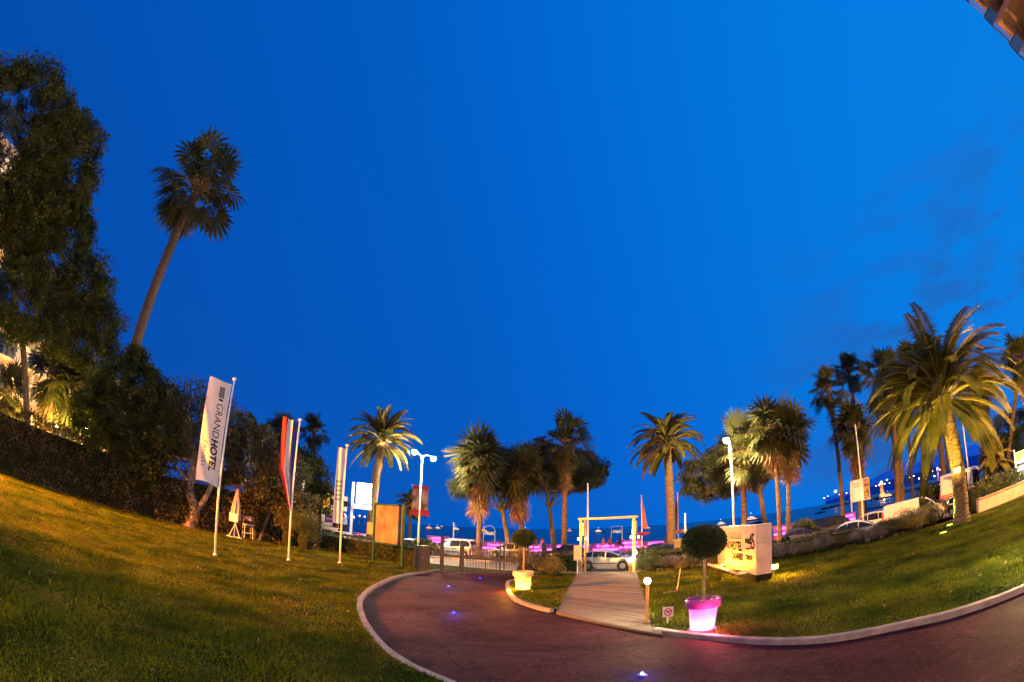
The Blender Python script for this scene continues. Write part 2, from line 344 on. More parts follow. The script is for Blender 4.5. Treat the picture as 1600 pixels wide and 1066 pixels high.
# ------------------------------------------------------------------ lawns with real blades
def inside(P, poly_):
    x, y = P[:, 0], P[:, 1]; r = np.zeros(len(P), bool); n = len(poly_)
    for i in range(n):
        x0, y0 = poly_[i][:2]; x1, y1 = poly_[(i+1) % n][:2]
        if y0 == y1: continue
        c = ((y0 > y) != (y1 > y)) & (x < (x1-x0)*(y-y0)/(y1-y0)+x0); r ^= c
    return r
def blades(name, pl, z, zones, label):
    parts = []
    xs = [p[0] for p in pl]; ys = [p[1] for p in pl]
    for (d0, d1, dens, h) in zones:
        A = (max(xs)-min(xs))*(max(ys)-min(ys)); n = int(A*dens)
        P = np.stack([rng.uniform(min(xs), max(xs), n), rng.uniform(min(ys), max(ys), n)], 1)
        D = np.hypot(P[:, 0], P[:, 1]); P = P[(D >= d0) & (D < d1) & ((P[:, 1] > 0) | (D < 9))]
        P = P[inside(P, pl)]; n = len(P)
        hh = h*rng.uniform(.5, 1.4, n)*(1 + .35*np.sin(P[:, 0]*1.3+np.sin(P[:, 1]*.9)*2)); a = rng.uniform(0, 2*PI, n); wd = h*.22*rng.uniform(.6, 1.2, n); ln = rng.uniform(.2, 1., n)*hh
        b3 = np.stack([P[:, 0], P[:, 1], np.full(n, z)], 1); s = np.stack([np.cos(a)*wd, np.sin(a)*wd, np.zeros(n)], 1)
        la = rng.uniform(0, 2*PI, n); tip = b3 + np.stack([np.cos(la)*ln, np.sin(la)*ln, hh], 1)
        parts.append(np.stack([b3-s, b3+s, tip], 1))
    V = np.concatenate(parts); o = link(name, np_mesh(name, V, 3, M_grass)); tag(o, label, 'grass', kind='stuff'); return len(V)
def lawn(name, pl, z, zones, label):
    poly(name, pl, z, M_soil); return blades('grass', pl, z, zones, label)
hedge_line = [(-40, 8), (-37.2, 14), (-34.8, 19.5), (-31, 25.2), (-26.8, 29.6), (-22.5, 32.8), (-18.5, 35.3), (-15.0, 36.6)]
off = lambda P, d: [Vector((p.x, p.y, 0)) + Vector((-(P[min(i+1, len(P)-1)]-P[max(i-1, 0)]).normalized().y, (P[min(i+1, len(P)-1)]-P[max(i-1, 0)]).normalized().x, 0))*d for i, p in enumerate(P)]
left_pl = [p.xy for p in off(KL, -.19)] + [(1.0, -7), (-45, -7), (-42, 8)] + [(p[0], p[1]) for p in hedge_line] + [(-11, 35.6), (-6, 33.0)]
isl_pl = [p.xy for p in off(KI, .19)] + [(1.75, 16.6), (4.32, 30.4), (2.6, 31.2), (1.2, 29.4), (1.6, 27.8)]
right_pl = [(7.75, 28.7), (3.84, 12.5)] + [p.xy for p in off(KR, .19)] + [(34, -2), (38, 14.5), (30, 15.4), (24.0, 21.4), (19.5, 25), (14, 28.2), (9, 29.6)]
nb = lawn('lawn', left_pl, .09, [(0, 14, 520, .075), (14, 24, 260, .085), (24, 60, 110, .10)], 'mown dark lawn sloping light under orange lamplight left of the curved driveway')
nb += lawn('lawn', isl_pl, .09, [(0, 60, 330, .08)], 'small wedge of lawn between driveway kerb and boardwalk, lit yellow by the glowing pot')
nb += lawn('lawn', right_pl, .10, [(0, 16, 420, .08), (16, 26, 200, .09), (26, 60, 110, .10)], 'broad lawn right of the boardwalk around the pink planter, stone sign and big date palm')

def edge_blades(P, side, label):
    rows = []
    for a, c in zip(P, P[1:]):
        d = (c-a).normalized(); nn = Vector((-d.y, d.x, 0))*side; k = 9
        for _ in range(k):
            q = a.lerp(c, random.random()) + nn*random.uniform(.19, .34); h = random.uniform(.04, .13); an = random.uniform(0, 6.28); wv = Vector((math.cos(an), math.sin(an), 0))*.012
            tip = q + Vector((0, 0, .09+h)) - nn*random.uniform(-.04, .07); q = q + Vector((0, 0, .09)); rows.append([tuple(q-wv), tuple(q+wv), tuple(tip)])
    o = link('grass_fringe', np_mesh('grass_fringe', np.array(rows), 3, M_grass)); tag(o, label, 'grass', kind='stuff')
edge_blades(KL, -1, 'ragged grass fringe hanging over the left driveway kerb'); edge_blades(KR, 1, 'ragged grass fringe along the right driveway kerb'); edge_blades(KI, 1, 'ragged grass fringe along the island kerb')
n = 420; P = np.stack([rng.uniform(-26, 16, n), rng.uniform(4, 31, n), np.full(n, .15)], 1); P = P[inside(P[:, :2], left_pl) | inside(P[:, :2], right_pl)]
lv = leaf_mesh('fallen_leaves', P, .13, M_dead, .5, np.tile([0, 0, .1], (len(P), 1))); tag(link('fallen_leaves', lv), 'scattered dry fallen leaves lying on the lawns', 'leaves', kind='stuff')

# deck: boards laid across, joined
A0, A1, B0, B1 = Vector((4.39, 30.62, 0)), Vector((7.70, 28.7, 0)), Vector((1.62, 16.0, 0)), Vector((3.86, 11.6, 0))
dk = empty('boardwalk', (4.5, 20, 0)); tag(dk, kind='structure')
b = MB(); n = 112
for i in range(n):
    t0, t1 = i/n, (i+.82)/n; dz = random.uniform(-.003, .003)
    a, c, d, e2 = A0.lerp(B0, t0), A1.lerp(B1, t0), A1.lerp(B1, t1), A0.lerp(B0, t1)
    vs = [(p.x-4.5, p.y-20, z_+dz) for z_ in (.04, .10) for p in (a, c, d, e2)]
    b.add(vs, [(3, 2, 1, 0), (4, 5, 6, 7), (0, 1, 5, 4), (1, 2, 6, 5), (2, 3, 7, 6), (3, 0, 4, 7)], random.randrange(3))
tag(b.build('deck_board', [M_deck, mat('deck_board_dark', (.100, .076, .066), .85, .35, 2, spec=.15, stretch=(.6, 9, 9)), mat('deck_board_pale', (.165, .132, .116), .85, .3, 2, spec=.15, stretch=(.6, 9, 9))], dk), kind='stuff')
b = MB(); b.prism([(p.x-4.5, p.y-20) for p in (A0, B0, B1, A1)], 0, .038); b.build('sub_base', mat('deck_base', (.02, .016, .014), .9), dk)

# ------------------------------------------------------------------ palms
def frond_mesh(name, L_, a0, droop, nleaf=40, wl=.055, lmax=.55, seed=0, m=None):
    rd = random.Random(seed); n = 12; pts = [Vector((0, 0, 0))]; ang = a0
    for i in range(n):
        ang = a0 - droop*((i+1)/n)**1.3
        pts.append(pts[-1] + Vector((math.cos(ang), 0, math.sin(ang)))*L_/n)
    b = MB(); b.tube(pts, [.05*(1-.85*i/n) for i in range(n+1)], 4, 0)
    tw = rd.uniform(-.3, .3)
    for k in range(nleaf):
        t = .13 + .87*k/(nleaf-1); i = min(int(t*n), n-1); f = t*n-i; p = pts[i].lerp(pts[i+1], f); tg = (pts[i+1]-pts[i]).normalized()
        ll = lmax*min(1, (t-.05)/.3)**.6*(1-max(0, t-.55)/.45*.62)*rd.uniform(.85, 1.1)
        up = Vector((-tg.z, 0, tg.x))
        for sd_ in (-1, 1):
            side = Vector((0, sd_, 0)); d = (side*.92 + tg*(.50+.30*t) + up*(.14 + tw*.5*sd_)*rd.uniform(.5, 1.3)).normalized()
            d2 = (d + Vector((0, 0, -.55))).normalized(); wv = tg.cross(d).cross(d).normalized()*wl*.5
            q1 = p + d*ll*.55; q2 = q1 + d2*ll*.45
            b.add([p-wv*.5, p+wv*.5, q1+wv, q1-wv, q2], [(0, 1, 2, 3), (3, 2, 4)], 1)
    me_o = b.build(name, [M_rach, m or M_frond]); me = me_o.data; bpy.data.objects.remove(me_o); return me
def fan_mesh(name, pet, rad, a0, droop, seed=0, m=None, closed=1.0, nseg=23):
    rd = random.Random(seed); b = MB(); n = 6; pts = [Vector((0, 0, 0))]
    for i in range(n):
        ang = a0 - droop*(i+1)/n*.6; pts.append(pts[-1] + Vector((math.cos(ang), 0, math.sin(ang)))*pet/n)
    b.tube(pts, [.035*(1-.5*i/n) for i in range(n+1)], 4, 0)
    tg = (pts[-1]-pts[-2]).normalized(); up = Vector((-tg.z, 0, tg.x)); p0 = pts[-1]
    for k in range(nseg):
        th = (-1+2*k/(nseg-1))*R(125)*closed; l = rad*(1-.28*abs(th)/R(125))*rd.uniform(.88, 1.08)
        d = (tg*math.cos(th) + Vector((0, 1, 0))*math.sin(th) + up*(.16*(k % 2) - .1)).normalized()
        wv = d.cross(up).normalized()*rad*.060*closed; q1 = p0 + d*l*.58
        g = Vector((0, 0, -1))*rd.uniform(.35, .8)*droop*.75
        q2 = q1 + (d + g*1.25).normalized()*l*.46
        b.add([p0, q1+wv, q1-wv], [(0, 1, 2)], 1)
        b.add([q1+wv, q2+wv*.12, q2-wv*.12, q1-wv], [(0, 1, 2, 3)], 1)
    o = b.build(name, [M_rach if m is None else m, m or M_fan]); me = o.data; bpy.data.objects.remove(o); return me
DATE = {}
def date_set(L_):
    if L_ not in DATE:
        DATE[L_] = [[frond_mesh('frond', L_*s_, R(a), R(dr), 64 if L_ > 3.9 else 38, .075 if L_ > 3.9 else .11, .85 if L_ > 3.9 else .62, seed=i*7+j) for j, s_ in enumerate((1, .88))]
                    for i, (a, dr) in enumerate(((79, 72), (66, 90), (51, 92), (34, 88), (16, 76), (-5, 60), (-26, 46)))]
    return DATE[L_]
def trunk_scaled(H_, r0, r1, rows, lean=Vector((0, 0, 0)), amp=.17, seg=20):
    b = MB(); prof = []; vs = []
    k = rows*3
    for i in range(k+1):
        t = i/k; z = H_*t; r = r0*(1-t)+r1*t + r0*.28*max(0, 1-t*9)
        for j in range(seg):
            ph = (i/3 + (j/seg)*8) % 1; ph2 = (i/3 - (j/seg)*8) % 1
            rr = r*(1 + amp*(ph*.5+ph2*.5 - .4)) + rng.uniform(-.006, .006)
            off_ = lean*(t*t)
            vs.append((rr*math.cos(2*PI*j/seg)+off_.x, rr*math.sin(2*PI*j/seg)+off_.y, z))
    fs = [(i*seg+j, i*seg+(j+1) % seg, (i+1)*seg+(j+1) % seg, (i+1)*seg+j) for i in range(k) for j in range(seg)] + [tuple(k*seg+j for j in range(seg))]
    return b.add(vs, fs)
def date_palm(base, H_, L_, n, label, r=.34, lean=(0, 0), heads=None, group='feathery date palms', tilt=None):
    lean = Vector((*lean, 0)); root = empty('date_palm', base, 0, label, 'palm tree', group)
    trunk_scaled(H_, r, r*.85, int(H_*4.5), lean).build('trunk', M_palmb, root)
    b = MB(); b.lathe([(r*.9, -.6), (r*1.35, -.2), (r*1.4, .2), (r*1.0, .6), (r*.4, .9)], (lean.x, lean.y, H_), 12); b.build('crown_base', mat('palm_boots', (.22, .13, .05), .9, .4, 4, bump=1), root)
    S_ = date_set(L_); rd = random.Random(int(base[0]*13+base[1]*7))
    cnt = [.13, .18, .19, .18, .15, .10, .07]; ga = 0
    for cls, c in enumerate(cnt):
        for k in range(max(2, round(n*c))):
            ga += 2.39996 + rd.uniform(-.25, .25); me = S_[cls][rd.randrange(2)]
            o = link('frond', me, root, (lean.x + math.cos(ga)*r*.7, lean.y + math.sin(ga)*r*.7, H_ + .45 - cls*.12)); o.rotation_euler = (rd.uniform(-.25, .25), rd.uniform(-.12, .12), ga)
            s_ = rd.uniform(.86, 1.08); o.scale = (s_, s_, s_)
    return root
FAN = {}
def fan_set():
    if not FAN:
        FAN['g'] = [[fan_mesh('fan_leaf', .95, 1.25, R(a), R(dr), seed=i*5+j) for j in range(2)] for i, (a, dr) in enumerate(((80, 20), (58, 40), (34, 52), (8, 60), (-20, 50), (-44, 40)))]
        FAN['l'] = [[fan_mesh('fan_leaf', 1.75, 1.25, R(a), R(dr), seed=90+i*5+j, nseg=25) for j in range(2)] for i, (a, dr) in enumerate(((74, 25), (50, 45), (26, 62), (2, 72), (-24, 60), (-46, 44)))]
        FAN['d'] = [fan_mesh('dead_leaf', .75, .9, R(a), R(40), seed=50+i, m=M_dead, closed=.55, nseg=12) for i, a in enumerate((-48, -64, -78))]
    return FAN
def fan_palm(base, H_, label, n=34, dead=22, s=1.0, r=.17, skirt=1.2, lean=(0, 0), group='fan palms', name='fan_palm', flare=.0, pet=1., fs='g'):
    """fan palm: slim ringed trunk, fan leaves, brown hanging skirt"""
    lean = Vector((*lean, 0)); root = empty(name, base, 0, label, 'palm tree', group); F = fan_set(); rd = random.Random(int(base[0]*17+base[1]*5+H_*3))
    b = MB(); k = 26; path = []; rad = []
    for i in range(k+1):
        t = i/k; path.append(Vector((lean.x*t**1.4, lean.y*t**1.4, H_*t))); rad.append(r*(1.0+(.55+flare)*max(0, 1-t*7) - .25*t) * (1.04 if i % 2 else .97))
    b.tube(path, rad, 10); b.build('trunk', M_palmb, root, smooth=True)
    b = MB(); b.lathe([(r*.7, -.4), (r*1.5+.1*s, 0), (r*1.3+.14*s, .35*s), (.05, .85*s)], (lean.x, lean.y, H_), 8); b.build('crown_heart', M_dead, root)
    cn_ = [.14, .2, .22, .18, .14, .12]; ga = rd.uniform(0, 6)
    for cls, c in enumerate(cn_):
        for q in range(max(1, round(n*c))):
            ga += 2.39996 + rd.uniform(-.3, .3); o = link('fan_leaf', F[fs][cls][rd.randrange(2)], root, (lean.x, lean.y, H_ - cls*.06*s))
            o.rotation_euler = (rd.uniform(-.5, .5), rd.uniform(-.25, .25), ga); z_ = s*rd.uniform(.72, 1.15); o.scale = (z_*pet, z_, z_)
    if fs == 'l':
        for q in range(12): ga += 2.39996; o = link('fan_leaf', F['g'][q % 3][q % 2], root, (lean.x, lean.y, H_)); o.rotation_euler = (rd.uniform(-.3, .3), 0, ga); o.scale = (s*.85,)*3
    for q in range(dead):
        ga += 2.39996; t = q/max(1, dead-1); o = link('dead_leaf', F['d'][rd.randrange(3)], root, (lean.x, lean.y, H_ - .25 - t*skirt))
        o.rotation_euler = (0, rd.uniform(-.1, .2), ga); z_ = s*rd.uniform(.8, 1.1); o.scale = (z_, z_, z_)
    return root

# ------------------------------------------------------------------ broadleaf trees, hedges, shrubs
def branch_path(a, b2, k=5, wob=.25):
    a, b2 = Vector(a), Vector(b2); L_ = (b2-a).length
    return [a.lerp(b2, i/k) + Vector((random.uniform(-1, 1), random.uniform(-1, 1), random.uniform(-.5, .5)))*wob*L_*.15*math.sin(PI*i/k) for i in range(k+1)]
def tree(name, base, trunks, ells, label, nclump, per, cr_, leaf, m, cat='tree', shell=.55, twigs=26, droop=.1, aspect=.5, group=None, bark=None):
    """trunks: list of ([points], r0, r1); ells relative to base"""
    root = empty(name, base, 0, label, cat, group)
    P, nr, cen = clumped(ells, nclump, per, cr_, shell)
    for pts, r0, r1 in trunks:
        b = MB(); sp = smooth3(pts); b.tube(sp, [r0+(r1-r0)*i/(len(sp)-1) + r0*.5*max(0, 1-i/(len(sp)-1)*8) for i in range(len(sp))], 10)
        top = sp[-1]; mid = sp[int(len(sp)*.7)]
        for k in range(twigs//len(trunks)):
            c = Vector(cen[random.randrange(len(cen))]); s_ = mid if random.random() < .5 else top
            rb = r1*random.uniform(.3, .6); b.tube(branch_path(s_, c), [rb*(1-.16*i) for i in range(6)], 5)
        b.build('trunk', bark or M_bark, root, smooth=True)
    link('crown', leaf_mesh('crown', P, leaf, m, aspect, nr, droop), root)
    return root
def smooth3(pts, k=5):
    P = [Vector(p) for p in pts]; o = []
    for i in range(len(P)-1):
        a, b2, c, d = P[max(i-1, 0)], P[i], P[i+1], P[min(i+2, len(P)-1)]
        for j in range(k):
            t = j/k; o.append(.5*((2*b2)+(c-a)*t+(2*a-5*b2+4*c-d)*t*t+(-a+3*b2-3*c+d)*t**3))
    o.append(P[-1]); return o
def hedge(path, h, wd, label, m, dens=160, leaf=.12, jag=.12, cat='hedge', name='hedge', z0=0.08, group=None, holes=0):
    P = [Vector((p[0], p[1], 0)) for p in path]; root = empty(name, (P[0].x, P[0].y, 0), 0, label, cat, group)
    o0 = P[0]; b = MB(); pts = []; nrm = []
    for a, c in zip(P, P[1:]):
        L_ = (c-a).length; d = (c-a)/L_; nn = Vector((-d.y, d.x, 0))
        n = int(L_*(h*2+wd)*dens); t = rng.uniform(0, L_, n); q = rng.uniform(0, 2*h+wd, n)
        side = np.where(q < h, -1, np.where(q < 2*h, 1, 0)); zz = np.where(q < h, q, np.where(q < 2*h, q-h, h)); wv = np.where(side == 0, rng.uniform(-wd/2, wd/2, n), side*wd/2)
        bump = np.sin(t*1.9+zz*1.3)*.5+np.sin(t*.7)*.5; ww = wv + side*(bump*jag + rng.normal(0, jag*.5, n)) ; zz = zz + (side == 0)*(bump*jag*.8 + rng.normal(0, jag*.4, n))
        pts.append(np.stack([a.x-o0.x+d.x*t+nn.x*ww, a.y-o0.y+d.y*t+nn.y*ww, z0+np.maximum(zz, .02)], 1)); nrm.append(np.stack([nn.x*side, nn.y*side, (side == 0)*1.+.2], 1)*.9)
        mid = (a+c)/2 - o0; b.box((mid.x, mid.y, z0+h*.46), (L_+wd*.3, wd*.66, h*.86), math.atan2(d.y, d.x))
    b.build('shade_core', M_core, root); link('foliage', leaf_mesh('foliage', np.concatenate(pts), leaf, m, .55, np.concatenate(nrm)), root); return root
def shrub(loc, rad, label, m, n=1800, leaf=.09, name='shrub', core=True, up=.0, aspect=.4, group=None, lumps=7, cat='shrub'):
    root = empty(name, loc, 0, label, cat, group); P = []; nr = []
    for k in range(lumps):
        a = 2*PI*k/lumps; c = np.array([math.cos(a)*rad[0]*.45, math.sin(a)*rad[1]*.45, rad[2]*rng.uniform(.35, .6)]) if k else np.array([0, 0, rad[2]*.55])
        u = unit(n//lumps); u[:, 2] = np.abs(u[:, 2])*1.1-.25; rr = np.array(rad)*np.array([.55, .55, .5])*rng.uniform(.85, 1.15)
        P.append(c + u*rr*(rng.random(len(u))**.25)[:, None]); v = u.copy(); v[:, 2] += up; nr.append(v)
    P = np.concatenate(P); P[:, 2] = np.maximum(P[:, 2], .03)
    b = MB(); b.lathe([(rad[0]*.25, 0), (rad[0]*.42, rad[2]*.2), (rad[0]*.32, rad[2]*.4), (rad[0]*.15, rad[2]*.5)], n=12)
    if core: b.build('shade_core', M_core, root)
    link('foliage', leaf_mesh('foliage', P, leaf, m, aspect, np.concatenate(nr)), root); return root

# ------------------------------------------------------------------ trees and palms of the garden (left)
tree('tall_evergreen_tree', (-34.3, 20.6, 0), [([(0, 0, 0), (-.1, -.4, 4), (.1, -2.6, 9), (-.4, -5.5, 13), (-1, -8, 19)], .36, .20)],
     [((-1.6, -11.5, 20.5), (5, 7.0, 7.2)), ((-.4, -6.2, 20.8), (3.8, 4.3, 6.9)), ((.6, -3.2, 17.4), (2.4, 3.2, 4.8)), ((1.6, .8, 15.0), (2.0, 2.6, 3.2)), ((2.4, 2.6, 12.6), (2.2, 2.6, 3.0)), ((1.0, -4.6, 12.0), (2.4, 3.2, 3.0)), ((1.8, .2, 11.8), (1.8, 2.2, 2.2))],
     'very tall dark evergreen tree with slim trunk at the far left', 800, 250, 1.1, .26, M_leafdk, twigs=44, shell=.62)
tree('laurel_tree', (-28.7, 27.9, 0), [([(0, 0, 0), (-.2, .1, 2), (-1.2, -1, 5)], .22, .12), ([(.3, .1, 0), (.4, 0, 2), (.6, -.4, 5.5)], .17, .10), ([(.5, .2, 0), (1.0, .6, 1.6), (1.8, 1.6, 4.2)], .14, .08)],
     [((-.1, -1.4, 8.4), (2.6, 3.2, 4.0)), ((2.0, .6, 7.2), (2.5, 2.7, 3.2)), ((-1.4, -3.6, 7.0), (1.8, 2.2, 2.6)), ((1.0, 0, 4.8), (2.2, 2.4, 1.6))],
     'bushy big-leaved laurel tree with several thin trunks in front of the tall hedge', 360, 150, .9, .32, M_leafdk, twigs=30, aspect=.42)
tree('cork_oak', (-24.0, 31.0, 0), [([(0, 0, 0), (.35, .2, 1.4), (-.2, -.1, 3.1), (.2, -.3, 5.2)], .50, .30), ([(-.1, 0, .6), (1.3, .5, 3.0), (1.9, .8, 5.6)], .30, .14)],
     [((-.2, -1.2, 8.6), (2.6, 3.2, 2.7)), ((1.8, .4, 8.2), (2.0, 2.2, 2.8)), ((-1.2, -1.8, 6.4), (1.8, 2.2, 1.8))],
     'gnarled thick-trunked tree with a thin olive crown just behind the hotel flag', 170, 75, .85, .26, M_leafol, twigs=40, shell=.35, bark=mat('cork_bark', (.26, .19, .14), .95, .45, 2.5, bump=1))
tree('garden_bay_tree', (-19.3, 33.9, 0), [([(0, 0, 0), (-.4, .2, 1.8), (-.9, .3, 4)], .17, .1), ([(.3, 0, 0), (.8, .3, 1.8), (1.3, .6, 4)], .14, .08)],
     [((-1.0, .3, 6.4), (2.0, 2.2, 3.2)), ((1.3, .9, 5.2), (1.9, 2.0, 2.8)), ((-3.2, -.9, 6.2), (1.6, 1.8, 2.2)), ((2.6, 1.6, 3.4), (1.4, 1.5, 1.9))],
     'small bay tree on two thin trunks between bar stool and oleander, glowing orange behind', 260, 90, .8, .26, M_leafol, twigs=20)
tree('garden_shade_tree', (-22.5, 47, 0), [([(0, 0, 0), (.2, 0, 3), (0, 0, 6)], .25, .15)], [((0, 0, 6.5), (4.0, 3.4, 3.2)), ((2.6, .6, 4.6), (2.2, 2.2, 2))],
     'dark rounded tree behind the tricolour flag beside the street palms', 200, 100, 1.0, .3, M_leafdk, twigs=14)
hedge(hedge_line[:5], 4.55, 1.6, 'tall old clipped hedge along the left edge of the lawn', M_hedgeold, 75, .24, .34, name='tall_hedge')
hedge(hedge_line[4:], 4.0, 1.5, 'tall old hedge running behind the thick-trunked tree and parasol', M_hedgeold, 75, .24, .34, name='tall_hedge')
h1 = empty('garden_stake', on(167, 787, 41, .09), 0, 'short white stake standing in the lawn before the wide palm trunk', 'stake')
b = MB(); b.tube([(0, 0, 0), (0, 0, 2.0)], .055, 8); b.build('post', M_white, h1); b = MB(); b.lathe([(.055, 0), (.065, .02), (.02, .06)], (0, 0, 2.0), 8); b.build('cap', M_white, h1)

def palm_at(kind, bx, by, tx, ty, D, label, Dt=None, **k):
    p = on(bx, by, D, k.pop('z0', .05)); q = at(tx, ty, Dt or D); H_ = q.z - p.z
    lean = (q.x-p.x, q.y-p.y)
    return kind(p, H_, label=label, lean=lean, **k)
def date_k(p, H_, label, lean, L_=3.6, n=56, r=.34, group='feathery date palms'): return date_palm(p, H_, L_, n, label, r, lean, group=group)
def fan_k(p, H_, label, lean, **k): return fan_palm(p, H_, label, lean=lean, **k)
palm_at(fan_k, 165, 785, 312, 290, 44, 'very tall lone fan palm whose long bare trunk rises above the laurel tree', n=30, dead=7, s=2.1, r=.60, skirt=3.4, flare=1.2, fs='l', group='fan palms left')
palm_at(fan_k, 75, 700, 82, 588, 46, 'short floodlit fan palm with brown skirt behind the tall hedge, beside the slim trunk', n=26, dead=34, s=1.7, r=.3, skirt=3.2, group='fan palms left')
palm_at(fan_k, 128, 700, 122, 606, 47, 'yellow-green floodlit fan palm behind the hedge, left of the laurel crown', n=30, dead=4, s=1.8, r=.3, skirt=.5, group='fan palms left')
palm_at(fan_k, 146, 700, 146, 645, 45, 'small low fan palm behind the hedge beside the white spotlight', n=22, dead=0, s=1.15, r=.2, group='fan palms left')
palm_at(fan_k, 12, 700, 12, 610, 46, 'floodlit fan palm at the left picture edge behind the hedge', n=24, dead=4, s=1.6, r=.25, group='fan palms left')
palm_at(fan_k, 446, 810, 440, 672, 60, 'fan palm rising between hotel flag and tricolour flag', n=34, dead=22, s=1.25, r=.25, skirt=2.2, group='fan palms left')
palm_at(fan_k, 483, 815, 491, 672, 62, 'slim fan palm with bare trunk right of the tricolour flag', n=28, dead=16, s=.92, r=.26, skirt=1.2, fs='l', group='fan palms left')
palm_at(date_k, 405, 800, 400, 690, 56, 'date palm crown showing above the bay tree, left of the slim fan palms', L_=3.6, n=40)

# street palms in the grass strip
palm_at(date_k, 578, 856, 597, 690, 46, 'date palm left of the twin-headed street lamp, yellow block at its foot', L_=3.9, n=60, r=.42)
palm_at(date_k, 1049, 868, 1042, 694, 44, 'dark date palm standing between the brass gateway and the stone sign', L_=3.9, n=64, r=.40)
palm_at(fan_k, 748, 868, 751, 722, 45, 'fan palm with shaggy golden skirt, leftmost of the group beyond the gate', n=60, dead=40, s=1.7, r=.27, skirt=3.0, group='fan palms of the boulevard')
palm_at(fan_k, 815, 869, 812, 742, 46, 'fan palm directly above the glowing yellow pot', n=50, dead=34, s=1.5, r=.25, skirt=2.6, group='fan palms of the boulevard')
palm_at(fan_k, 881, 868, 884, 690, 47, 'tallest fan palm beyond the gate, brown skirt, left of the brass gateway', n=36, dead=48, s=1.15, r=.28, skirt=3.4, fs='l', group='fan palms of the boulevard')
palm_at(fan_k, 1163, 866, 1160, 708, 42, 'fan palm lit bright yellow by the street lamp over the stone sign', n=34, dead=14, s=1.25, r=.27, skirt=1.4, fs='l', group='fan palms of the boulevard')
palm_at(fan_k, 1219, 868, 1206, 668, 38, 'left of the two slim fan palms rising right of the stone sign', n=46, dead=30, s=1.35, r=.21, skirt=1.8, group='fan palms of the boulevard')
palm_at(fan_k, 1231, 866, 1230, 672, 39, 'right of the two slim fan palms rising right of the stone sign', n=44, dead=34, s=1.35, r=.21, skirt=2.4, group='fan palms of the boulevard')
palm_at(fan_k, 1318, 830, 1293, 606, 50, 'slender high fan palm at the left of the right-hand palm row', n=30, dead=26, s=.95, r=.25, skirt=1.8, fs='l', group='palms by the beach road')
palm_at(fan_k, 1352, 830, 1326, 580, 56, 'highest fan palm behind the slender one, right of the pine', n=26, dead=18, s=.98, r=.22, skirt=1.4, fs='l', group='palms by the beach road')
palm_at(fan_k, 1347, 825, 1334, 668, 46, 'lower fan palm with full brown skirt behind the poster panel on its pole', n=46, dead=48, s=1.4, r=.38, skirt=3.2, group='palms by the beach road')
palm_at(fan_k, 1403, 795, 1388, 590, 50, 'broad fan palm crown just left of the big date palm', n=34, dead=40, s=1.35, r=.34, skirt=3.0, fs='l', group='palms by the beach road')
palm_at(fan_k, 1411, 795, 1398, 640, 54, 'fan palm half hidden under the left fronds of the big date palm', n=36, dead=34, s=1.5, r=.30, skirt=2.4, group='palms by the beach road')
palm_at(fan_k, 1426, 790, 1410, 600, 62, 'thin-trunked fan palm behind the big date palm, over the harbour', n=34, dead=20, s=1.4, r=.24, skirt=2, group='palms by the beach road')
palm_at(fan_k, 1445, 780, 1425, 560, 60, 'fan palm whose crown meets the top left fronds of the big date palm', n=34, dead=24, s=1.3, r=.26, skirt=2, group='palms by the beach road')
palm_at(fan_k, 1478, 780, 1450, 600, 58, 'thick fan palm trunk directly left of the big date palm trunk', n=30, dead=20, s=1.5, r=.40, skirt=2, group='palms by the beach road')
palm_at(fan_k, 1572, 740, 1593, 560, 56, 'fan palm at the right picture edge behind the big date palm', n=40, dead=34, s=1.6, r=.3, skirt=3, group='palms by the beach road')
palm_at(fan_k, 1540, 745, 1530, 600, 62, 'fan palm seen through the right fronds of the big date palm', n=34, dead=34, s=1.5, r=.3, skirt=3, group='palms by the beach road')
palm_at(date_k, 1556, 770, 1556, 722, 44, 'young low date palm behind the clipped hedge right of the high van', L_=2.3, n=34, r=.25, group='young palms')
palm_at(date_k, 640, 850, 640, 790, 66, 'small brown date palm behind the green notice board', L_=2.6, n=26, r=.25, group='young palms')
palm_at(date_k, 520, 850, 512, 790, 60, 'low spreading date palm behind the sponsor boards', L_=3.0, n=34, r=.3, group='young palms')
bigpalm = date_palm(G(1503, 820), 7.2, 6.1, 98, 'large floodlit date palm with thick scaly trunk on the right lawn', .50, (-.4, .3), group='feathery date palms')
p = Vector((-.15, -.56, 3.1)); b = MB(); b.box((0, 0, 0), (.42, .04, .30)); s1 = b.build('tree_sign', M_white, None, G(1503, 820)+Vector((-.52, -.22, 3.1)), facing(G(1503, 820))); tag(s1, 'small white sign fixed to the thick date palm trunk', 'sign')
for k in range(3): lettering('PRIVE' if k == 0 else 'PARKING', .07, M_dark, s1, (0, -.03, .08-.08*k)) if k < 2 else None

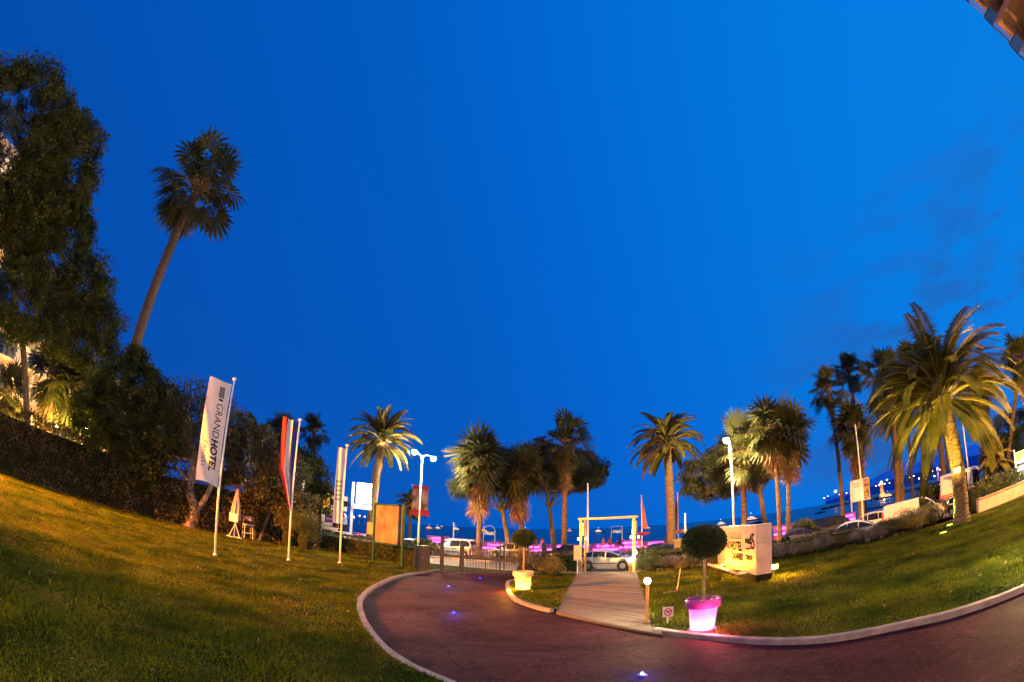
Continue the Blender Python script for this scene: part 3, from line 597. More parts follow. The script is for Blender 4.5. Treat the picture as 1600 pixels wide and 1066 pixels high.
def pine(base, trunk, ells, label, ncl=260, per=190):
    return tree('umbrella_pine', base, [(trunk, .30, .18)], ells, label, ncl, per, .85, .34, M_needle, twigs=26, shell=.5, aspect=.22, droop=-.3, group='umbrella pines')
def pine_at(bx, by, tx, ty, D, ells, label, **k):
    p = on(bx, by, D, .05); q = at(tx, ty, D+1); r3 = q-p
    return pine(p, [(0, 0, 0), (r3.x*.45, r3.y*.45, r3.z*.5), (r3.x, r3.y, r3.z)], [((r3.x+e_[0], r3.y+e_[1], r3.z+e_[2]), e_[3:]) for e_ in ells], label, **k)
pine_at(798, 855, 780, 775, 49, [(-.6, 1, 2.8, 3.4, 3, 1.9), (2.4, 1.5, 2.6, 2.6, 2.6, 1.7), (-3.4, 1.6, 1.0, 1.6, 1.6, 1.1)], 'leaning umbrella pine behind the golden-skirted fan palm')
pine_at(868, 862, 854, 768, 50, [(-.8, 2, 3.4, 4.0, 3.6, 1.7), (3.6, 2, 2.4, 3.2, 3, 2.0), (1.4, 2, 1.0, 4.0, 2.4, .9)], 'umbrella pine leaning left just beside the tallest fan palm beyond the gate', ncl=360)
pine_at(1200, 866, 1182, 745, 45, [(-3.2, 3, .6, 3.2, 3, 2.2), (2.2, 3, 2.8, 4.4, 3.6, 3.0), (5.2, 3, 3.8, 2.2, 2, 2.4), (.2, 3, 1.6, 3.2, 2.8, 1.5)], 'spreading umbrella pine behind the yellow-lit fan palm and stone sign', ncl=460)

# ------------------------------------------------------------------ flags
def flag_pole(base, top, label, **k):
    H_ = (top.z - base.z); root = empty('flagpole', base, 0, label, 'flagpole', 'white flagpoles'); lean = Vector((top.x-base.x, top.y-base.y, 0))*0
    b = MB(); b.tube([(0, 0, 0), (0, 0, H_*.5), (0, 0, H_)], [.062, .055, .042], 12); b.build('pole', M_white, root, smooth=True)
    b = MB(); b.lathe([(.04, 0), (.10, .02), (.11, .07), (.09, .12), (.02, .15)], (0, 0, H_), 12); b.build('finial', M_white, root, smooth=True)
    b = MB(); b.lathe([(.14, 0), (.14, .02), (.09, .05), (.07, .12)], n=12); b.build('base_collar', M_white, root)
    return H_
def cloth_mesh(fn, nu, nv, s0=0, s1=1):
    b = MB(); vs = [fn(s0+(s1-s0)*i/nu, j/nv) for j in range(nv+1) for i in range(nu+1)]
    b.add(vs, [(j*(nu+1)+i, j*(nu+1)+i+1, (j+1)*(nu+1)+i+1, (j+1)*(nu+1)+i) for j in range(nv) for i in range(nu)]); return b
M_cloth = mat('white_flag_cloth', (.60, .56, .62), .8, .06, 3, transl=.15)
p1 = G(336, 868, .09); H1 = at(367, 595, math.hypot(p1.x, p1.y)).z - .09; flag_pole(p1, at(367, 595, math.hypot(p1.x, p1.y)), 'white flagpole of the hotel banner, leftmost on the lawn')
FW, FH, FT = 1.22, 5.15, H1-.22
def f1(s, t, o=0): return (-.09 - s*FW*(1-.05*t), .14*math.sin(t*6+s*4)*s + .05*math.sin(s*8+t*10)*s - o, FT - t*FH - .0*s + .16*s + .10*math.sin(s*3)*t)
r1 = empty('hotel_flag', p1, facing(p1), 'tall white hotel banner printed with dark vertical lettering', 'flag', 'flags on the hotel lawn')
cloth_mesh(lambda s, t: f1(s, t), 34, 100).build('cloth', M_cloth, r1, smooth=True)
M_ink = mat('ink_grey', (.022, .018, .026), .95, .1, spec=.0)
def on_cloth(txt, size, s_c, t_c, bold=0., sp=1., name='lettering'):
    me = text_mesh(txt, size, M_ink, extr=0, bold=bold, spacing=sp)
    for v in me.vertices:                    # text runs down the cloth, tops towards the pole
        x, y = v.co.x, v.co.y; t = t_c + x/FH; s = s_c - y/FW; q = f1(s, t, .02); v.co = Vector(q)
    return link(name, me, r1)
on_cloth('GRAND', .50, .36, .395, 0); on_cloth('HOTEL', .50, .36, .73, .018); on_cloth('CANNES', .27, .78, .735, 0, 1.35)
cloth_mesh(lambda s, t: f1(.24+s*.24, .06+t*.11, .02), 6, 12).build('emblem', mat('emblem_violet_grey', (.16, .12, .17), .8, .1), r1)
cloth_mesh(lambda s, t: f1(.26+s*.18, .18+t*.02, .02), 5, 3).build('emblem', M_ink, r1)
p2 = G(451, 876, .09); D2 = math.hypot(p2.x, p2.y); H2 = at(469, 658, D2).z - .09; flag_pole(p2, at(469, 658, D2), 'white flagpole of the tricolour, middle of three on the lawn')
r2 = empty('tricolour_flag', p2, facing(p2), 'furled blue, white and red tricolour hanging narrow from its pole', 'flag', 'flags on the hotel lawn')
def f2(s, t): 
    wd = (.95 if t < .55 else .95-.75*(t-.55)/.45)*(1-.25*t); return (-.07 - s*wd + .22*max(0, t-.55), .10*math.sin(s*14+t*3)*(1-t*.3), H2-.12 - t*5.0 + .22*s*(1-t))
for i, c in enumerate(((.02, .04, .22), (.62, .58, .62), (.42, .02, .03))):
    cloth_mesh(f2, 5, 30, i/3, (i+1)/3).build('stripe', mat(('blue', 'white', 'red')[i]+'_cloth', c, .8, .06, 3, transl=.15), r2, smooth=True)
p3 = G(531, 880, .09); D3 = math.hypot(p3.x, p3.y); H3 = at(543, 698, D3).z - .09; flag_pole(p3, at(543, 698, D3), 'white flagpole of the folded white banner, rightmost of three')
r3 = empty('white_banner', p3, facing(p3), 'narrow folded white banner with grey print, rightmost flag on the lawn', 'flag', 'flags on the hotel lawn')
def f3(s, t): return (-.06 - s*.50*(1-.0*t), .09*math.sin(s*9+t*2), H3-.15 - t*5.0 + .05*s)
cloth_mesh(f3, 8, 30).build('cloth', M_cloth, r3, smooth=True)
for k in range(5):
    cloth_mesh(lambda s, t: (f3(.15+s*.7, .40+k*.055+t*.03)[0], f3(.15+s*.7, .40+k*.055)[1]-.015, f3(0, .40+k*.055+t*.03)[2]), 5, 1).build('print', mat('print_grey', (.25, .23, .28), .8, .05), r3)
cloth_mesh(lambda s, t: (f3(s, .93+t*.06)[0], f3(s, .93)[1]-.015, f3(0, .93+t*.06)[2]), 6, 1).build('print', M_ink, r3)

# ------------------------------------------------------------------ garden furniture at the hedge
p = on(366, 838, 37.5, .09); ps = empty('closed_parasol', p, 0, 'closed pale parasol on a cross foot against the tall hedge', 'parasol')
b = MB(); b.tube([(0, 0, 0), (0, 0, 3.6)], .05, 8); b.build('pole', M_white, ps)
b = MB(); vs = []
for z, r in ((1.35, .42), (1.6, .46), (2.3, .36), (3.1, .2), (3.75, .05)):
    for j in range(16): rr = r*(1 if j % 2 else .72); vs.append((rr*math.cos(PI*j/8), rr*math.sin(PI*j/8), z))
b.add(vs, [(i*16+j, i*16+(j+1) % 16, (i+1)*16+(j+1) % 16, (i+1)*16+j) for i in range(4) for j in range(16)]); b.build('canopy', mat('parasol_cloth', (.50, .38, .30), .9, .15, 3), ps)
for a in (0, PI/2): b = MB(); b.box((0, 0, .05), (1.4, .09, .06), a); b.build('foot', M_white, ps)
for a in range(3): b = MB(); an = a*2.1; b.tube([(.5*math.cos(an), .5*math.sin(an), .07), (.04, 0, 1.1)], .03, 6); b.build('strut', M_white, ps)
b = MB(); b.box((.1, -.42, 1.55), (.8, .03, .6)); b.build('price_board', M_white, ps)
p = on(386, 845, 38.8, .09); st = empty('bar_stool', p, facing(p)+.25, 'white high bar stool with back, beside the closed parasol', 'bar stool')
b = MB(); b.box((0, 0, 1.12), (.74, .70, .07)); b.build('seat', M_white, st); b = MB(); b.box((0, .33, 1.62), (.74, .05, .34)); b.build('backrest', M_white, st)
for sx in (-1, 1):
    for sy in (-1, 1):
        b = MB(); b.tube([(sx*.36, sy*.34, 0), (sx*.32, sy*.30, 1.09 if sy < 0 else 1.80)], .032, 6); b.build('leg', M_white, st)
b = MB(); b.box((0, -.33, .45), (.68, .04, .04)); b.box((0, .33, .45), (.68, .04, .04)); b.box((-.34, 0, .45), (.04, .6, .04)); b.box((.34, 0, .45), (.04, .6, .04)); b.build('footrest', M_white, st)
shrub(on(478, 855, 37, .09), (1.7, 1.5, 3.2), 'upright oleander bush at the end of the tall hedge, below the tricolour', M_leafmd, 4200, .20, up=.5, aspect=.22, name='oleander_bush')
shrub(on(452, 850, 38.5, .09), (1.5, 1.4, 3.4), 'greyish twiggy bush left of the oleander at the hedge end', M_grey, 3200, .20, up=.4, aspect=.25, name='twiggy_bush')
hedge([(-15.3, 38.0), (-11.2, 36.0), (-8.6, 34.6), (-6.0, 32.4)], 1.35, 1.0, 'low clipped hedge behind the green notice board', M_hedge, 150, .13, .09, name='low_hedge')

# notice board in a green frame
q0, q1 = G(583, 877, .09), G(628, 886, .09); mid = (q0+q1)/2; L_ = (q1-q0).length; an = math.atan2(q1.y-q0.y, q1.x-q0.x)
nbd = empty('notice_board', mid, an, 'large notice board in dark green frame with blank fogged pane', 'notice board')
Dm = math.hypot(mid.x, mid.y); zt, zb = at(607, 788, Dm).z-.09, at(607, 851, Dm).z-.05
for s in (-1, 1): b = MB(); b.box((s*L_/2, 0, zt/2+.02), (.17, .14, zt+.04)); b.build('post', M_green, nbd)
for z in (zt-.05, zb): b = MB(); b.box((0, 0, z), (L_-.17, .12, .10)); b.build('rail', M_green, nbd)
b = MB(); b.box((0, .03, (zt+zb)/2), (L_-.18, .05, zt-zb-.1)); b.build('back_panel', mat('board_paper', (.14, .11, .12), .35, .30, 1.1, col2=(.26, .20, .20), spec=.7), nbd)
q = on(592, 862, 37.5, .09); sb = empty('small_sign_post', q, facing(q), 'plain orange-lit square sign on a white post behind the notice board', 'sign')
b = MB(); b.tube([(0, 0, 0), (0, 0, 2.5)], .05, 8); b.build('post', M_white, sb)
b = MB(); b.box((-.5, -.06, 2.25), (.98, .03, .95)); b.box((.52, -.06, 2.25), (.98, .03, .95)); b.build('panel', mat('tan_panel', (.62, .38, .18), .7, .08, 2), sb)

# ------------------------------------------------------------------ gate, cabinet and fence
c0 = G(655, 893, .0); cb = empty('electric_cabinet', c0 + Vector((.05, .5, 0)), facing(c0), 'dark grey utility cabinet at the kerb end beside the gate', 'cabinet')
b = MB(); b.box((0, 0, .80), (1.0, .55, 1.6)); b.build('body', mat('cabinet_grey', (.035, .038, .030), .6, .2, 3), cb)
b = MB(); b.box((0, 0, 1.62), (1.08, .62, .05)); b.build('lid', M_gpost, cb)
b = MB(); b.box((-.24, -.285, .8), (.44, .02, 1.4)); b.build('door', M_gpost, cb); b = MB(); b.box((.24, -.285, .8), (.44, .02, 1.4)); b.build('door', M_gpost, cb)
b = MB(); b.box((.06, -.31, .9), (.03, .04, .16)); b.build('handle', M_steel, cb)
gate_group = 'square gate posts'
def gpost(p, h, wd, label):
    r = empty('gate_post', p, facing(p), label, 'gate post', gate_group)
    b = MB(); b.box((0, 0, h/2), (wd, wd, h)); b.build('shaft', M_gpost, r); b = MB(); b.box((0, 0, h+.05), (wd*1.02, wd*1.02, .1), top=.3); b.build('cap', M_gpost, r)
    b = MB(); b.box((0, 0, .03), (wd*1.5, wd*1.5, .06)); b.build('base_plate', M_dark, r); return p
P1 = gpost(G(690, 894), 2.25, .24, 'tall outer gate post with pointed cap beside the utility cabinet')
P2 = gpost(G(721, 896), 2.05, .30, 'square gate post hinging the left gate leaf')
P3 = gpost(on(849, 880, math.hypot(*G(783, 898).xy)-.0), 2.0, .24, 'gate post behind the yellow pot, right end of the gate')
CEN = G(783, 898)
def gate_leaf(a, c, label, rise, n=22):
    d = c-a; L2 = d.length; r = empty('gate_leaf', a, math.atan2(d.y, d.x), label, 'gate', 'driveway gate leaves')
    for z in (.14, 1.15): b = MB(); b.box((L2/2, 0, z), (L2, .05, .05)); b.build('rail', M_dark, r)
    pts = []
    for i in range(n+1):
        t = i/n; h = 1.55 + rise*math.sin(t*PI*.55); x = .06+t*(L2-.12)
        b = MB(); b.tube([(x, 0, .10), (x, 0, h)], .016, 5); b.tube([(x, 0, h), (x, 0, h+.13)], [.03, .002], 5, cap=False); b.build('picket', M_dark, r); pts.append((x, 0, h-.18))
    b = MB(); b.tube(pts, .02, 5); b.build('top_rail', M_dark, r)
    b = MB(); b.box((L2-.05, 0, 1.08), (.09, .09, 2.12)); b.build('meeting_stile', M_dark, r)
    return r, L2
gl, L2 = gate_leaf(P2+(CEN-P2).normalized()*.2, CEN-(CEN-P2).normalized()*.03, 'closed left leaf of the black iron driveway gate with arched motif', .62)
b = MB(); arch = [(L2-.95, -.05, .3), (L2-.95, -.05, 1.15)] + [(L2-.62-.33*math.cos(a*PI/8), -.05, 1.15+.33*math.sin(a*PI/8)) for a in range(1, 8)] + [(L2-.29, -.05, 1.15), (L2-.29, -.05, .3)]
b.tube(arch, .022, 6); b.build('arch_motif', M_dark, gl)
b = MB(); b.box((.95, -.09, 1.02), (1.7, .05, .10)); b.build('closer_arm', M_gpost, gl)
gr, L3 = gate_leaf(P3+(CEN-P3).normalized()*.2, CEN+(P3-CEN).normalized()*.12, 'right leaf of the black iron driveway gate behind the yellow pot', .62, 20)
def rail_fence(a, c, h, label, step=.13, m=None, lit=None, nm='iron_railing', coping=False):
    d = c-a; L2 = d.length; r = empty(nm, a, math.atan2(d.y, d.x), label, 'railing', 'road railings'); m = m or M_dark
    b = MB(); n = int(L2/step)
    for i in range(n): b.box(((i+.5)*step, 0, h/2+.05), (.026, .026, h-.06))
    tag(b.build('picket', m, r), kind='stuff')
    for z in (.12, h): b = MB(); b.box((L2/2, 0, z), (L2, .045, .045)); b.build('rail', m, r)
    k = max(1, int(L2/2.4))
    for i in range(k+1): b = MB(); b.box((L2*i/k, 0, h/2+.04), (.07, .07, h+.12)); b.build('post', m, r)
    if coping: b = MB(); b.box((L2/2, 0, .06), (L2, .22, .18)); b.build('coping', mat('coping_stone', (.55, .50, .42), .7, .1, 2), r)  # coping added; its cream colour stands in for the streak of headlights
    return r
for a_, c_, lb in (((-46, 34.4), (-34, 34.6), 'left end of the road railing beyond the sponsor boards'), ((-34, 34.6), (-22, 34.8), 'road railing beyond the low hedge and notice board'),
     ((-22, 34.8), (-10, 35.6), 'road railing left of the fan palm with golden skirt'), ((-10, 35.6), (2, 36.2), 'road railing seen through the gate leaf and the brass gateway')):
    rail_fence(uv(*a_, .04), uv(*c_, .04), 1.0, lb, coping=True)
rr = [(1020, 868), (1105, 868), (1205, 872), (1270, 857), (1330, 843), (1390, 826)]
rp = [on(x, y, D, .04) for (x, y), D in zip(rr, (36.5, 34.5, 31.5, 32.0, 32.4, 33))]
for i, lb in enumerate(('road railing left of the topiary ball', 'road railing hidden partly by the topiary ball and sign', 'road railing right of the stone sign', 'road railing in front of the dark people carrier', 'road railing beside the white hatchback on the right')):
    rail_fence(rp[i], rp[i+1], 1.0, lb, coping=True)
poly('grass_strip', [uv(-60, 35.0), uv(4, 36.6), uv(14, 36.5), uv(16, 38.2), uv(-60, 37.2)], .06, M_soil)
blades('grass', [uv(-46, 35.2).xy, uv(4, 36.6).xy, uv(14, 36.5).xy, uv(16, 38.1).xy, uv(-46, 37.1).xy], .06, [(0, 80, 90, .14)], 'narrow grass strip between the road lanes under the palms')
def rfence_short(a, c, lb): return rail_fence(a, c, 1.15, lb, nm='garden_railing')
rfence_short(P3 + Vector((.2, 0, 0)), G(905, 893)+Vector((-.2, .9, 0)), 'iron railing behind the clipped hedge between gate post and brass gateway')

# island shrubs and hedge
hedge([(1.9, 31.6), (4.3, 31.1)], 1.3, .9, 'clipped green hedge left of the brass gateway', M_hedge, 210, .11, .06, name='low_hedge')
shrub((1.05, 28.6, .05), (1.35, 1.2, 1.75), 'rounded grey-green bush behind the glowing yellow pot', M_grey, 4200, .10, name='round_bush')
shrub((2.65, 28.3, .05), (.95, .9, 1.30), 'smaller rounded brown-green bush right of the yellow pot', M_yel, 3000, .09, name='round_bush')
b = MB()
for k in range(70): b.lathe([(.04, 0), (.06, .03), (.02, .06)], (rng.uniform(-.7, .4), rng.uniform(-.3, .3), rng.uniform(0, .06)), 5)
tag(b.build('white_pebbles', M_stone, None, (4.0, 30.2, .09)), 'patch of white pebbles at the foot of the hedge by the gateway', 'pebbles', kind='stuff')

# ------------------------------------------------------------------ brass gateway at the end of the boardwalk
g0, g1 = G(909, 897), G(992, 896); d = g1-g0; GW = d.length
gw = empty('brass_gateway', g0, math.atan2(d.y, d.x), 'polished brass gateway of paired posts and beams at the end of the boardwalk', 'gateway')
GH = 3.55
for x in (-.02, GW):
    for y in (-.22, .22):
        b = MB(); b.box((x + (.16 if y > 0 else 0)*(1 if x < 1 else -1), y, GH/2), (.11, .11, GH)); b.build('post', M_brass, gw)
for y in (-.26, .26): b = MB(); b.box((GW/2, y, GH+.06), (GW+.34, .12, .12)); b.build('beam', M_brass, gw)
for k in range(7): b = MB(); b.box((GW*k/6, 0, GH+.06), (.07, .32, .08)); b.build('cross_bar', M_brass, gw)
for x in (.02, GW-.02):
    b = MB(); b.box((x, 0, GH-.62), (.26, .50, .85)); b.build('lamp_box', mat('pale_brass', (.75, .60, .38), .3, .08, 3, metal=.9), gw)
    for y in (-.2, .2):
        b = MB(); b.lathe([(.045, 0), (.06, .05), (.05, .13), (.02, .15)], (x+y, y*.9, GH-1.30), 8); b.build('bulb', mat('small_bulb', (1, .95, .8), .3, 0, emit=(1, .85, .6), es=25), gw)
for gx in (.45, GW-.45): light('gateway_light', (gx, -.75, GH-.9), 60, (1, .70, .34), gw, .15)
p = on(902, 895, 29.6, .02); ms = empty('menu_panel', p, facing(p), 'blank grey panel on a post left of the brass gateway', 'sign')
b = MB(); b.tube([(0, 0, 0), (0, 0, 1.7)], .03, 8); b.build('post', M_white, ms); b = MB(); b.box((0, -.05, 1.45), (.46, .04, .95)); b.build('panel', mat('panel_grey', (.36, .34, .34), .5, .1, 2), ms)

M_bulb = mat('lamp_bulb', (1, .95, .85), .3, 0, emit=(1, .80, .45), es=55)
def bollard(p, h, label, power, r=.10):
    o = empty('bollard_light', p, 0, label, 'garden light', 'round garden lights'); b = MB(); b.tube([(0, 0, 0), (0, 0, h-.1)], .05, 10); b.build('post', M_brass, o)
    b = MB(); b.lathe([(.12, 0), (.12, .03), (.05, .04)], n=12); b.build('foot', M_brass, o)
    b = MB(); b.lathe([(r*math.sin(PI*k/8)+.002, h+r*.6-r*math.cos(PI*k/8)) for k in range(9)], n=14); b.build('globe', M_bulb, o, smooth=True)
    light('bollard_glow', (0, 0, h+r*2.4), power, (1, .76, .38), o, .10); return o
bollard(G(1010, 972, .1), 1.20, 'lit globe garden light on a steel post at the right edge of the boardwalk', 900, .095)
bollard(on(984, 893, 29.0, .05), .80, 'lower lit globe light at the right foot of the brass gateway', 240, .12)
bollard(on(992, 893, 30.5, .05), 1.20, 'higher lit globe light fixed beside the right brass gateway post', 240, .12)
bollard(Vector((12.4, 5.7, .1)), .9, 'garden light just beyond the right edge of the picture at the kerb', 1500, .12)

# blue light studs let into the asphalt
for i, ((x, y), lb) in enumerate((((701, 917), 'brightest blue light stud in the asphalt before the gate'), ((709, 959), 'blue light stud nearest the left kerb bend, middle of the driveway'), ((750, 904), 'small blue light stud nearest the gate leaf'), ((1003, 1056), 'blue light stud at the bottom of the picture before the boardwalk'))):
    p = G(x, y); o = empty('light_stud', p, facing(p), lb, 'ground light', 'blue light studs in the driveway')
    b = MB(); b.lathe([(.11, 0), (.10, .02), (.05, .035), (.01, .035)], n=14); b.build('housing', M_dark, o)
    b = MB(); b.box((0, -.045, .046), (.06, .06, .02)); b.box((0, .045, .046), (.05, .06, .02)); b.build('lens', mat('blue_led', (.1, .2, 1), .3, 0, emit=(.0, .05, 1), es=6), o)
    light('stud_glow', (0, 0, .22), 30, (.0, .03, 1), o, .03)

# ------------------------------------------------------------------ glowing pots with topiary
def pot_topiary(p, label, toplabel, glow, tint, rimcol, power, sc, ball, stem, seed):
    k = sc; ga = empty('glowing_planter', p, .2, label, 'planter', 'glowing planters')
    body = mat('pot_plastic_'+seed, tint, .5, 0, transl=.75, spec=.3)
    b = MB(); b.lathe([(.27*k, .03), (.29*k, .05), (.36*k, .62*k)], n=40, cap=False); b.build('pot_wall', body, ga, smooth=True)
    b = MB(); b.lathe([(.36*k, .60*k), (.43*k, .61*k), (.44*k, .80*k), (.425*k, .82*k), (.39*k, .82*k), (.38*k, .72*k)], n=40, cap=False); b.build('rim', mat('pot_rim_'+seed, rimcol, .45, 0, transl=.35), ga, smooth=True)
    b = MB(); b.lathe([(.02, 0), (.36*k, .0), (.37*k, .03), (.30*k, .028), (.02, .028)], n=30); b.build('saucer', mat('pot_rim_'+seed, rimcol, .45, 0), ga)
    b = MB(); b.lathe([(.001, .70*k), (.375*k, .70*k)], n=24, cap=False); b.build('soil', mat('potting_soil', (.05, .035, .03), .95, .3, 8), ga)
    b = MB()
    for q in range(34): a = rng.uniform(0, 2*PI); r = rng.uniform(.05, .34)*k; s_ = rng.uniform(.02, .055)*k; b.lathe([(s_*.6, 0), (s_, s_*.5), (s_*.5, s_)], (r*math.cos(a), r*math.sin(a), .70*k), 6)
    tag(b.build('pebbles', mat('pebble', (.55, .52, .56), .6, .3, 20), ga), kind='stuff')
    b = MB(); b.lathe([(.10*math.sin(PI*j/6)+.001, .15-.10*math.cos(PI*j/6)) for j in range(7)], n=12); b.build('bulb', mat('pot_bulb_'+seed, glow, .4, 0, emit=glow, es=power), ga, smooth=True)
    tp = empty('topiary_tree', p+Vector((0, 0, .70*k)), 0, toplabel, 'topiary', 'ball topiaries')
    b = MB(); b.tube([(0, 0, -.08), (.01, .02, stem*.5), (0, 0, stem+.15)], [.038, .032, .028], 8); b.tube([(.05, .02, -.08), (.03, -.01, stem+.1)], .016, 6); b.build('stem', mat('stem_bark', (.30, .20, .10), .8, .3, 6), tp)
    n = 9000; u = unit(n); rr = (.93+.07*rng.random(n))[:, None]*np.array(ball)*(1+.03*np.sin(u[:, :1]*7)*np.sin(u[:, 1:2]*6)); rr = rr*np.where(rng.random(n) < .05, rng.uniform(1.0, 1.12, n), 1)[:, None]; P = u*rr + np.array([0, 0, stem+ball[2]])
    link('crown', leaf_mesh('crown', P, .055, M_leafmd if seed == 'a' else M_leafmd, .55, u*1.2), tp)
    b = MB(); b.lathe([(ball[0]*.92*math.sin(PI*j/8)+.002, stem+ball[2]-ball[2]*.92*math.cos(PI*j/8)) for j in range(9)], n=16); b.build('inner_shade_core', M_core, tp)
    return ga
pot_topiary(G(1097, 984, .1), 'large glowing pink-violet planter on the lawn by the kerb', 'clipped ball topiary growing in the pink-violet planter', (1, .50, .92), (.80, .34, .74), (.38, .05, .33), 125, 1.06, (.57, .57, .42), 1.20, 'a')
pot_topiary(G(817, 921, .1), 'glowing yellow-white planter on the island lawn by the gate', 'clipped ball topiary growing in the yellow-white planter', (1, .62, .14), (.85, .66, .38), (.72, .50, .34), 170, 1.08, (.53, .53, .40), 1.30, 'b')
light('planter_spill', G(1097, 984, .1)+Vector((.0, -.75, .30)), 150, (1, .10, .20), None, .1)
light('planter_spill', G(817, 921, .1)+Vector((-.62, -.62, .32)), 420, (1, .36, .03), None, .1)
p = G(829, 919, .1); fl = empty('small_floodlight', p, 0, 'small spotlight on the grass right of the yellow planter', 'spotlight'); b = MB(); b.tube([(0, 0, 0), (0, 0, .14)], .03, 6); b.build('stand', M_dark, fl); b = MB(); b.box((0, 0, .2), (.16, .12, .12)); b.build('head', mat('spot_head', (.4, .25, .08), .5, .1), fl)

# no-dogs sign
p = G(1043, 975, .1); nd = empty('prohibition_sign', p, facing(p)+.12, 'small square pink-white sign with a red ring and slash on a short stake', 'sign')
b = MB(); b.box((0, .02, .14), (.05, .03, .28)); b.build('stake', M_white, nd); b = MB(); b.box((0, 0, .36), (.30, .02, .30)); b.build('panel', mat('sign_white', (.72, .60, .58), .5, .04), nd)
M_red = mat('sign_red', (.55, .02, .02), .5, 0); b = MB(); ring = []
for j in range(24): a0, a1 = 2*PI*j/24, 2*PI*(j+1)/24; b.add([(r*math.cos(a), -.014, .36+r*math.sin(a)) for r, a in ((.085, a0), (.115, a0), (.115, a1), (.085, a1))], [(0, 1, 2, 3)])
b.add([(-.075, -.015, .425), (-.065, -.015, .435), (.075, -.015, .295), (.065, -.015, .285)], [(0, 1, 2, 3)]); b.build('ring', M_red, nd)
b = MB()
for x, z, w_, h in ((0, .37, .09, .035), (-.035, .335, .014, .04), (.035, .335, .014, .04), (.055, .395, .035, .03), (-.055, .39, .012, .04)): b.box((x, -.0125, z), (w_, .002, h))
b.build('pictogram', M_ink, nd)
# bent rod marker
p = G(1037, 928, .1); rd_ = empty('bent_rod', p, 0, 'thin bent chrome rod standing on the lawn behind the no-dogs sign', 'rod'); q = G(1058, 925, .1)-p
b = MB(); b.tube([(0, 0, .03), (q.x*.9, q.y*.9, .03), (q.x, q.y, .08), (q.x+.16, q.y+.1, .98)], .022, 6); b.build('rod', M_brass, rd_)
b = MB(); b.tube([(0, .12, .03), (q.x*.9, q.y*.9+.12, .03)], .02, 6); b.build('foot_bar', M_steel, rd_)

# ------------------------------------------------------------------ stone hotel sign
w0 = G(1181, 915); wl = G(1121, 890); wdir = Vector((.19, .982, 0)).normalized(); WL, WT, WH = 6.9, .72, 2.56
W = empty('stone_hotel_sign', w0, math.atan2(wdir.y, wdir.x), 'big pale stone hotel sign wall on a black plinth, lit yellow from below', 'sign')
M_trav = mat('travertine', (.31, .225, .22), .5, .10, 1.4, bump=.15, col2=(.40, .30, .29), spec=.2)
M_plinth = mat('black_plinth', (.007, .006, .006), .8, .2, 3, spec=.1)
b = MB(); b.box((WL/2, -WT/2, .22), (WL-.02, WT-.02, .44)); b.build('plinth', M_plinth, W)
cols = 5; z0 = .44; zs = [z0, 1.13, 1.80, WH]; cw = WL/cols
b = MB(); b.box((WL/2, -WT/2, (z0+WH)/2), (WL-.12, WT-.12, WH-z0-.06)); b.build('core', M_ink, W)
for r in range(3):
    for c in range(cols):
        b = MB(); b.box((cw*(c+.5), -.03, (zs[r]+zs[r+1])/2), (cw-.008, .06, zs[r+1]-zs[r]-.008)); b.build('stone_panel', M_trav, W)
        b = MB(); b.box((cw*(c+.5), -WT+.03, (zs[r]+zs[r+1])/2), (cw-.008, .06, zs[r+1]-zs[r]-.008)); b.build('stone_panel', M_trav, W)
    for x in (.03, WL-.03): b = MB(); b.box((x, -WT/2, (zs[r]+zs[r+1])/2), (.06, WT-.13, zs[r+1]-zs[r]-.008)); b.build('stone_panel', M_trav, W)
b = MB(); b.box((WL/2, -WT/2, WH+.01), (WL+.01, WT+.01, .03)); b.build('coping', M_trav, W)
# front face is the +y side in wall axes; lettering reads for someone in front of it
fr = (PI/2, 0, PI)
lettering('GRAND', .56, M_ink, W, (5.1, .012, 1.62), fr, bold=.0, spacing=1.05); lettering('HOTEL', .60, M_ink, W, (3.1, .012, 1.60), fr, bold=.022, spacing=1.05)
for x in np.linspace(2.35, 5.6, 12): b = MB(); b.box((x, .012, 2.13), (.035, .012, .22 if int(x*10) % 2 else .34)); b.build('emblem_bar', M_ink, W)
b = MB(); b.box((3.15, .012, 2.0), (1.9, .012, .03)); b.build('underline', M_ink, W)
lettering('CANNES', .46, M_ink, W, (2.95, .012, 1.10), fr, bold=.02, spacing=1.15)
b = MB(); b.box((1.70, .012, 1.90), (.20, .012, .26)); b.build('emblem', mat('lime', (.25, .40, .02), .5, 0), W)
lettering('PARK', .30, M_ink, W, (1.24, .012, 1.88), fr, bold=.008); lettering('45', 1.0, M_ink, W, (.60, .012, 1.84), fr, bold=.0, spacing=.8)
lettering('RESTAURANT', .10, M_ink, W, (1.15, .012, 1.55), fr); lettering('CERCLE', .30, M_ink, W, (1.05, .012, 1.14), fr, bold=.008); lettering('BAR', .09, M_ink, W, (.72, .012, .96), fr)
b = MB(); b.box((3.6, .62, .56), (6.0, .10, .09)); b.build('ledge_rail', M_trav, W)
for k in range(8): b = MB(); b.box((.85+k*.8, .32, .50), (.06, .60, .05)); b.build('bracket', M_brass, W)
b = MB(); b.box((.62, .45, .58), (.22, .35, .10)); b.build('bracket_end', M_steel, W)
M_flood = mat('flood_glass', (1, .8, .4), .3, 0, emit=(1, .62, .12), es=30)
b = MB(); b.box((4.3, .36, .60), (.5, .16, .12)); b.build('lamp_housing', M_dark, W); b = MB(); b.box((4.3, .35, .665), (.44, .12, .01)); b.build('lamp_glass', M_flood, W)
light('sign_flood', (4.3, .42, .75), 600, (1, .44, .015), W, .08)
light('sign_flood', (3.0, .50, .75), 420, (1, .44, .015), W, .08)
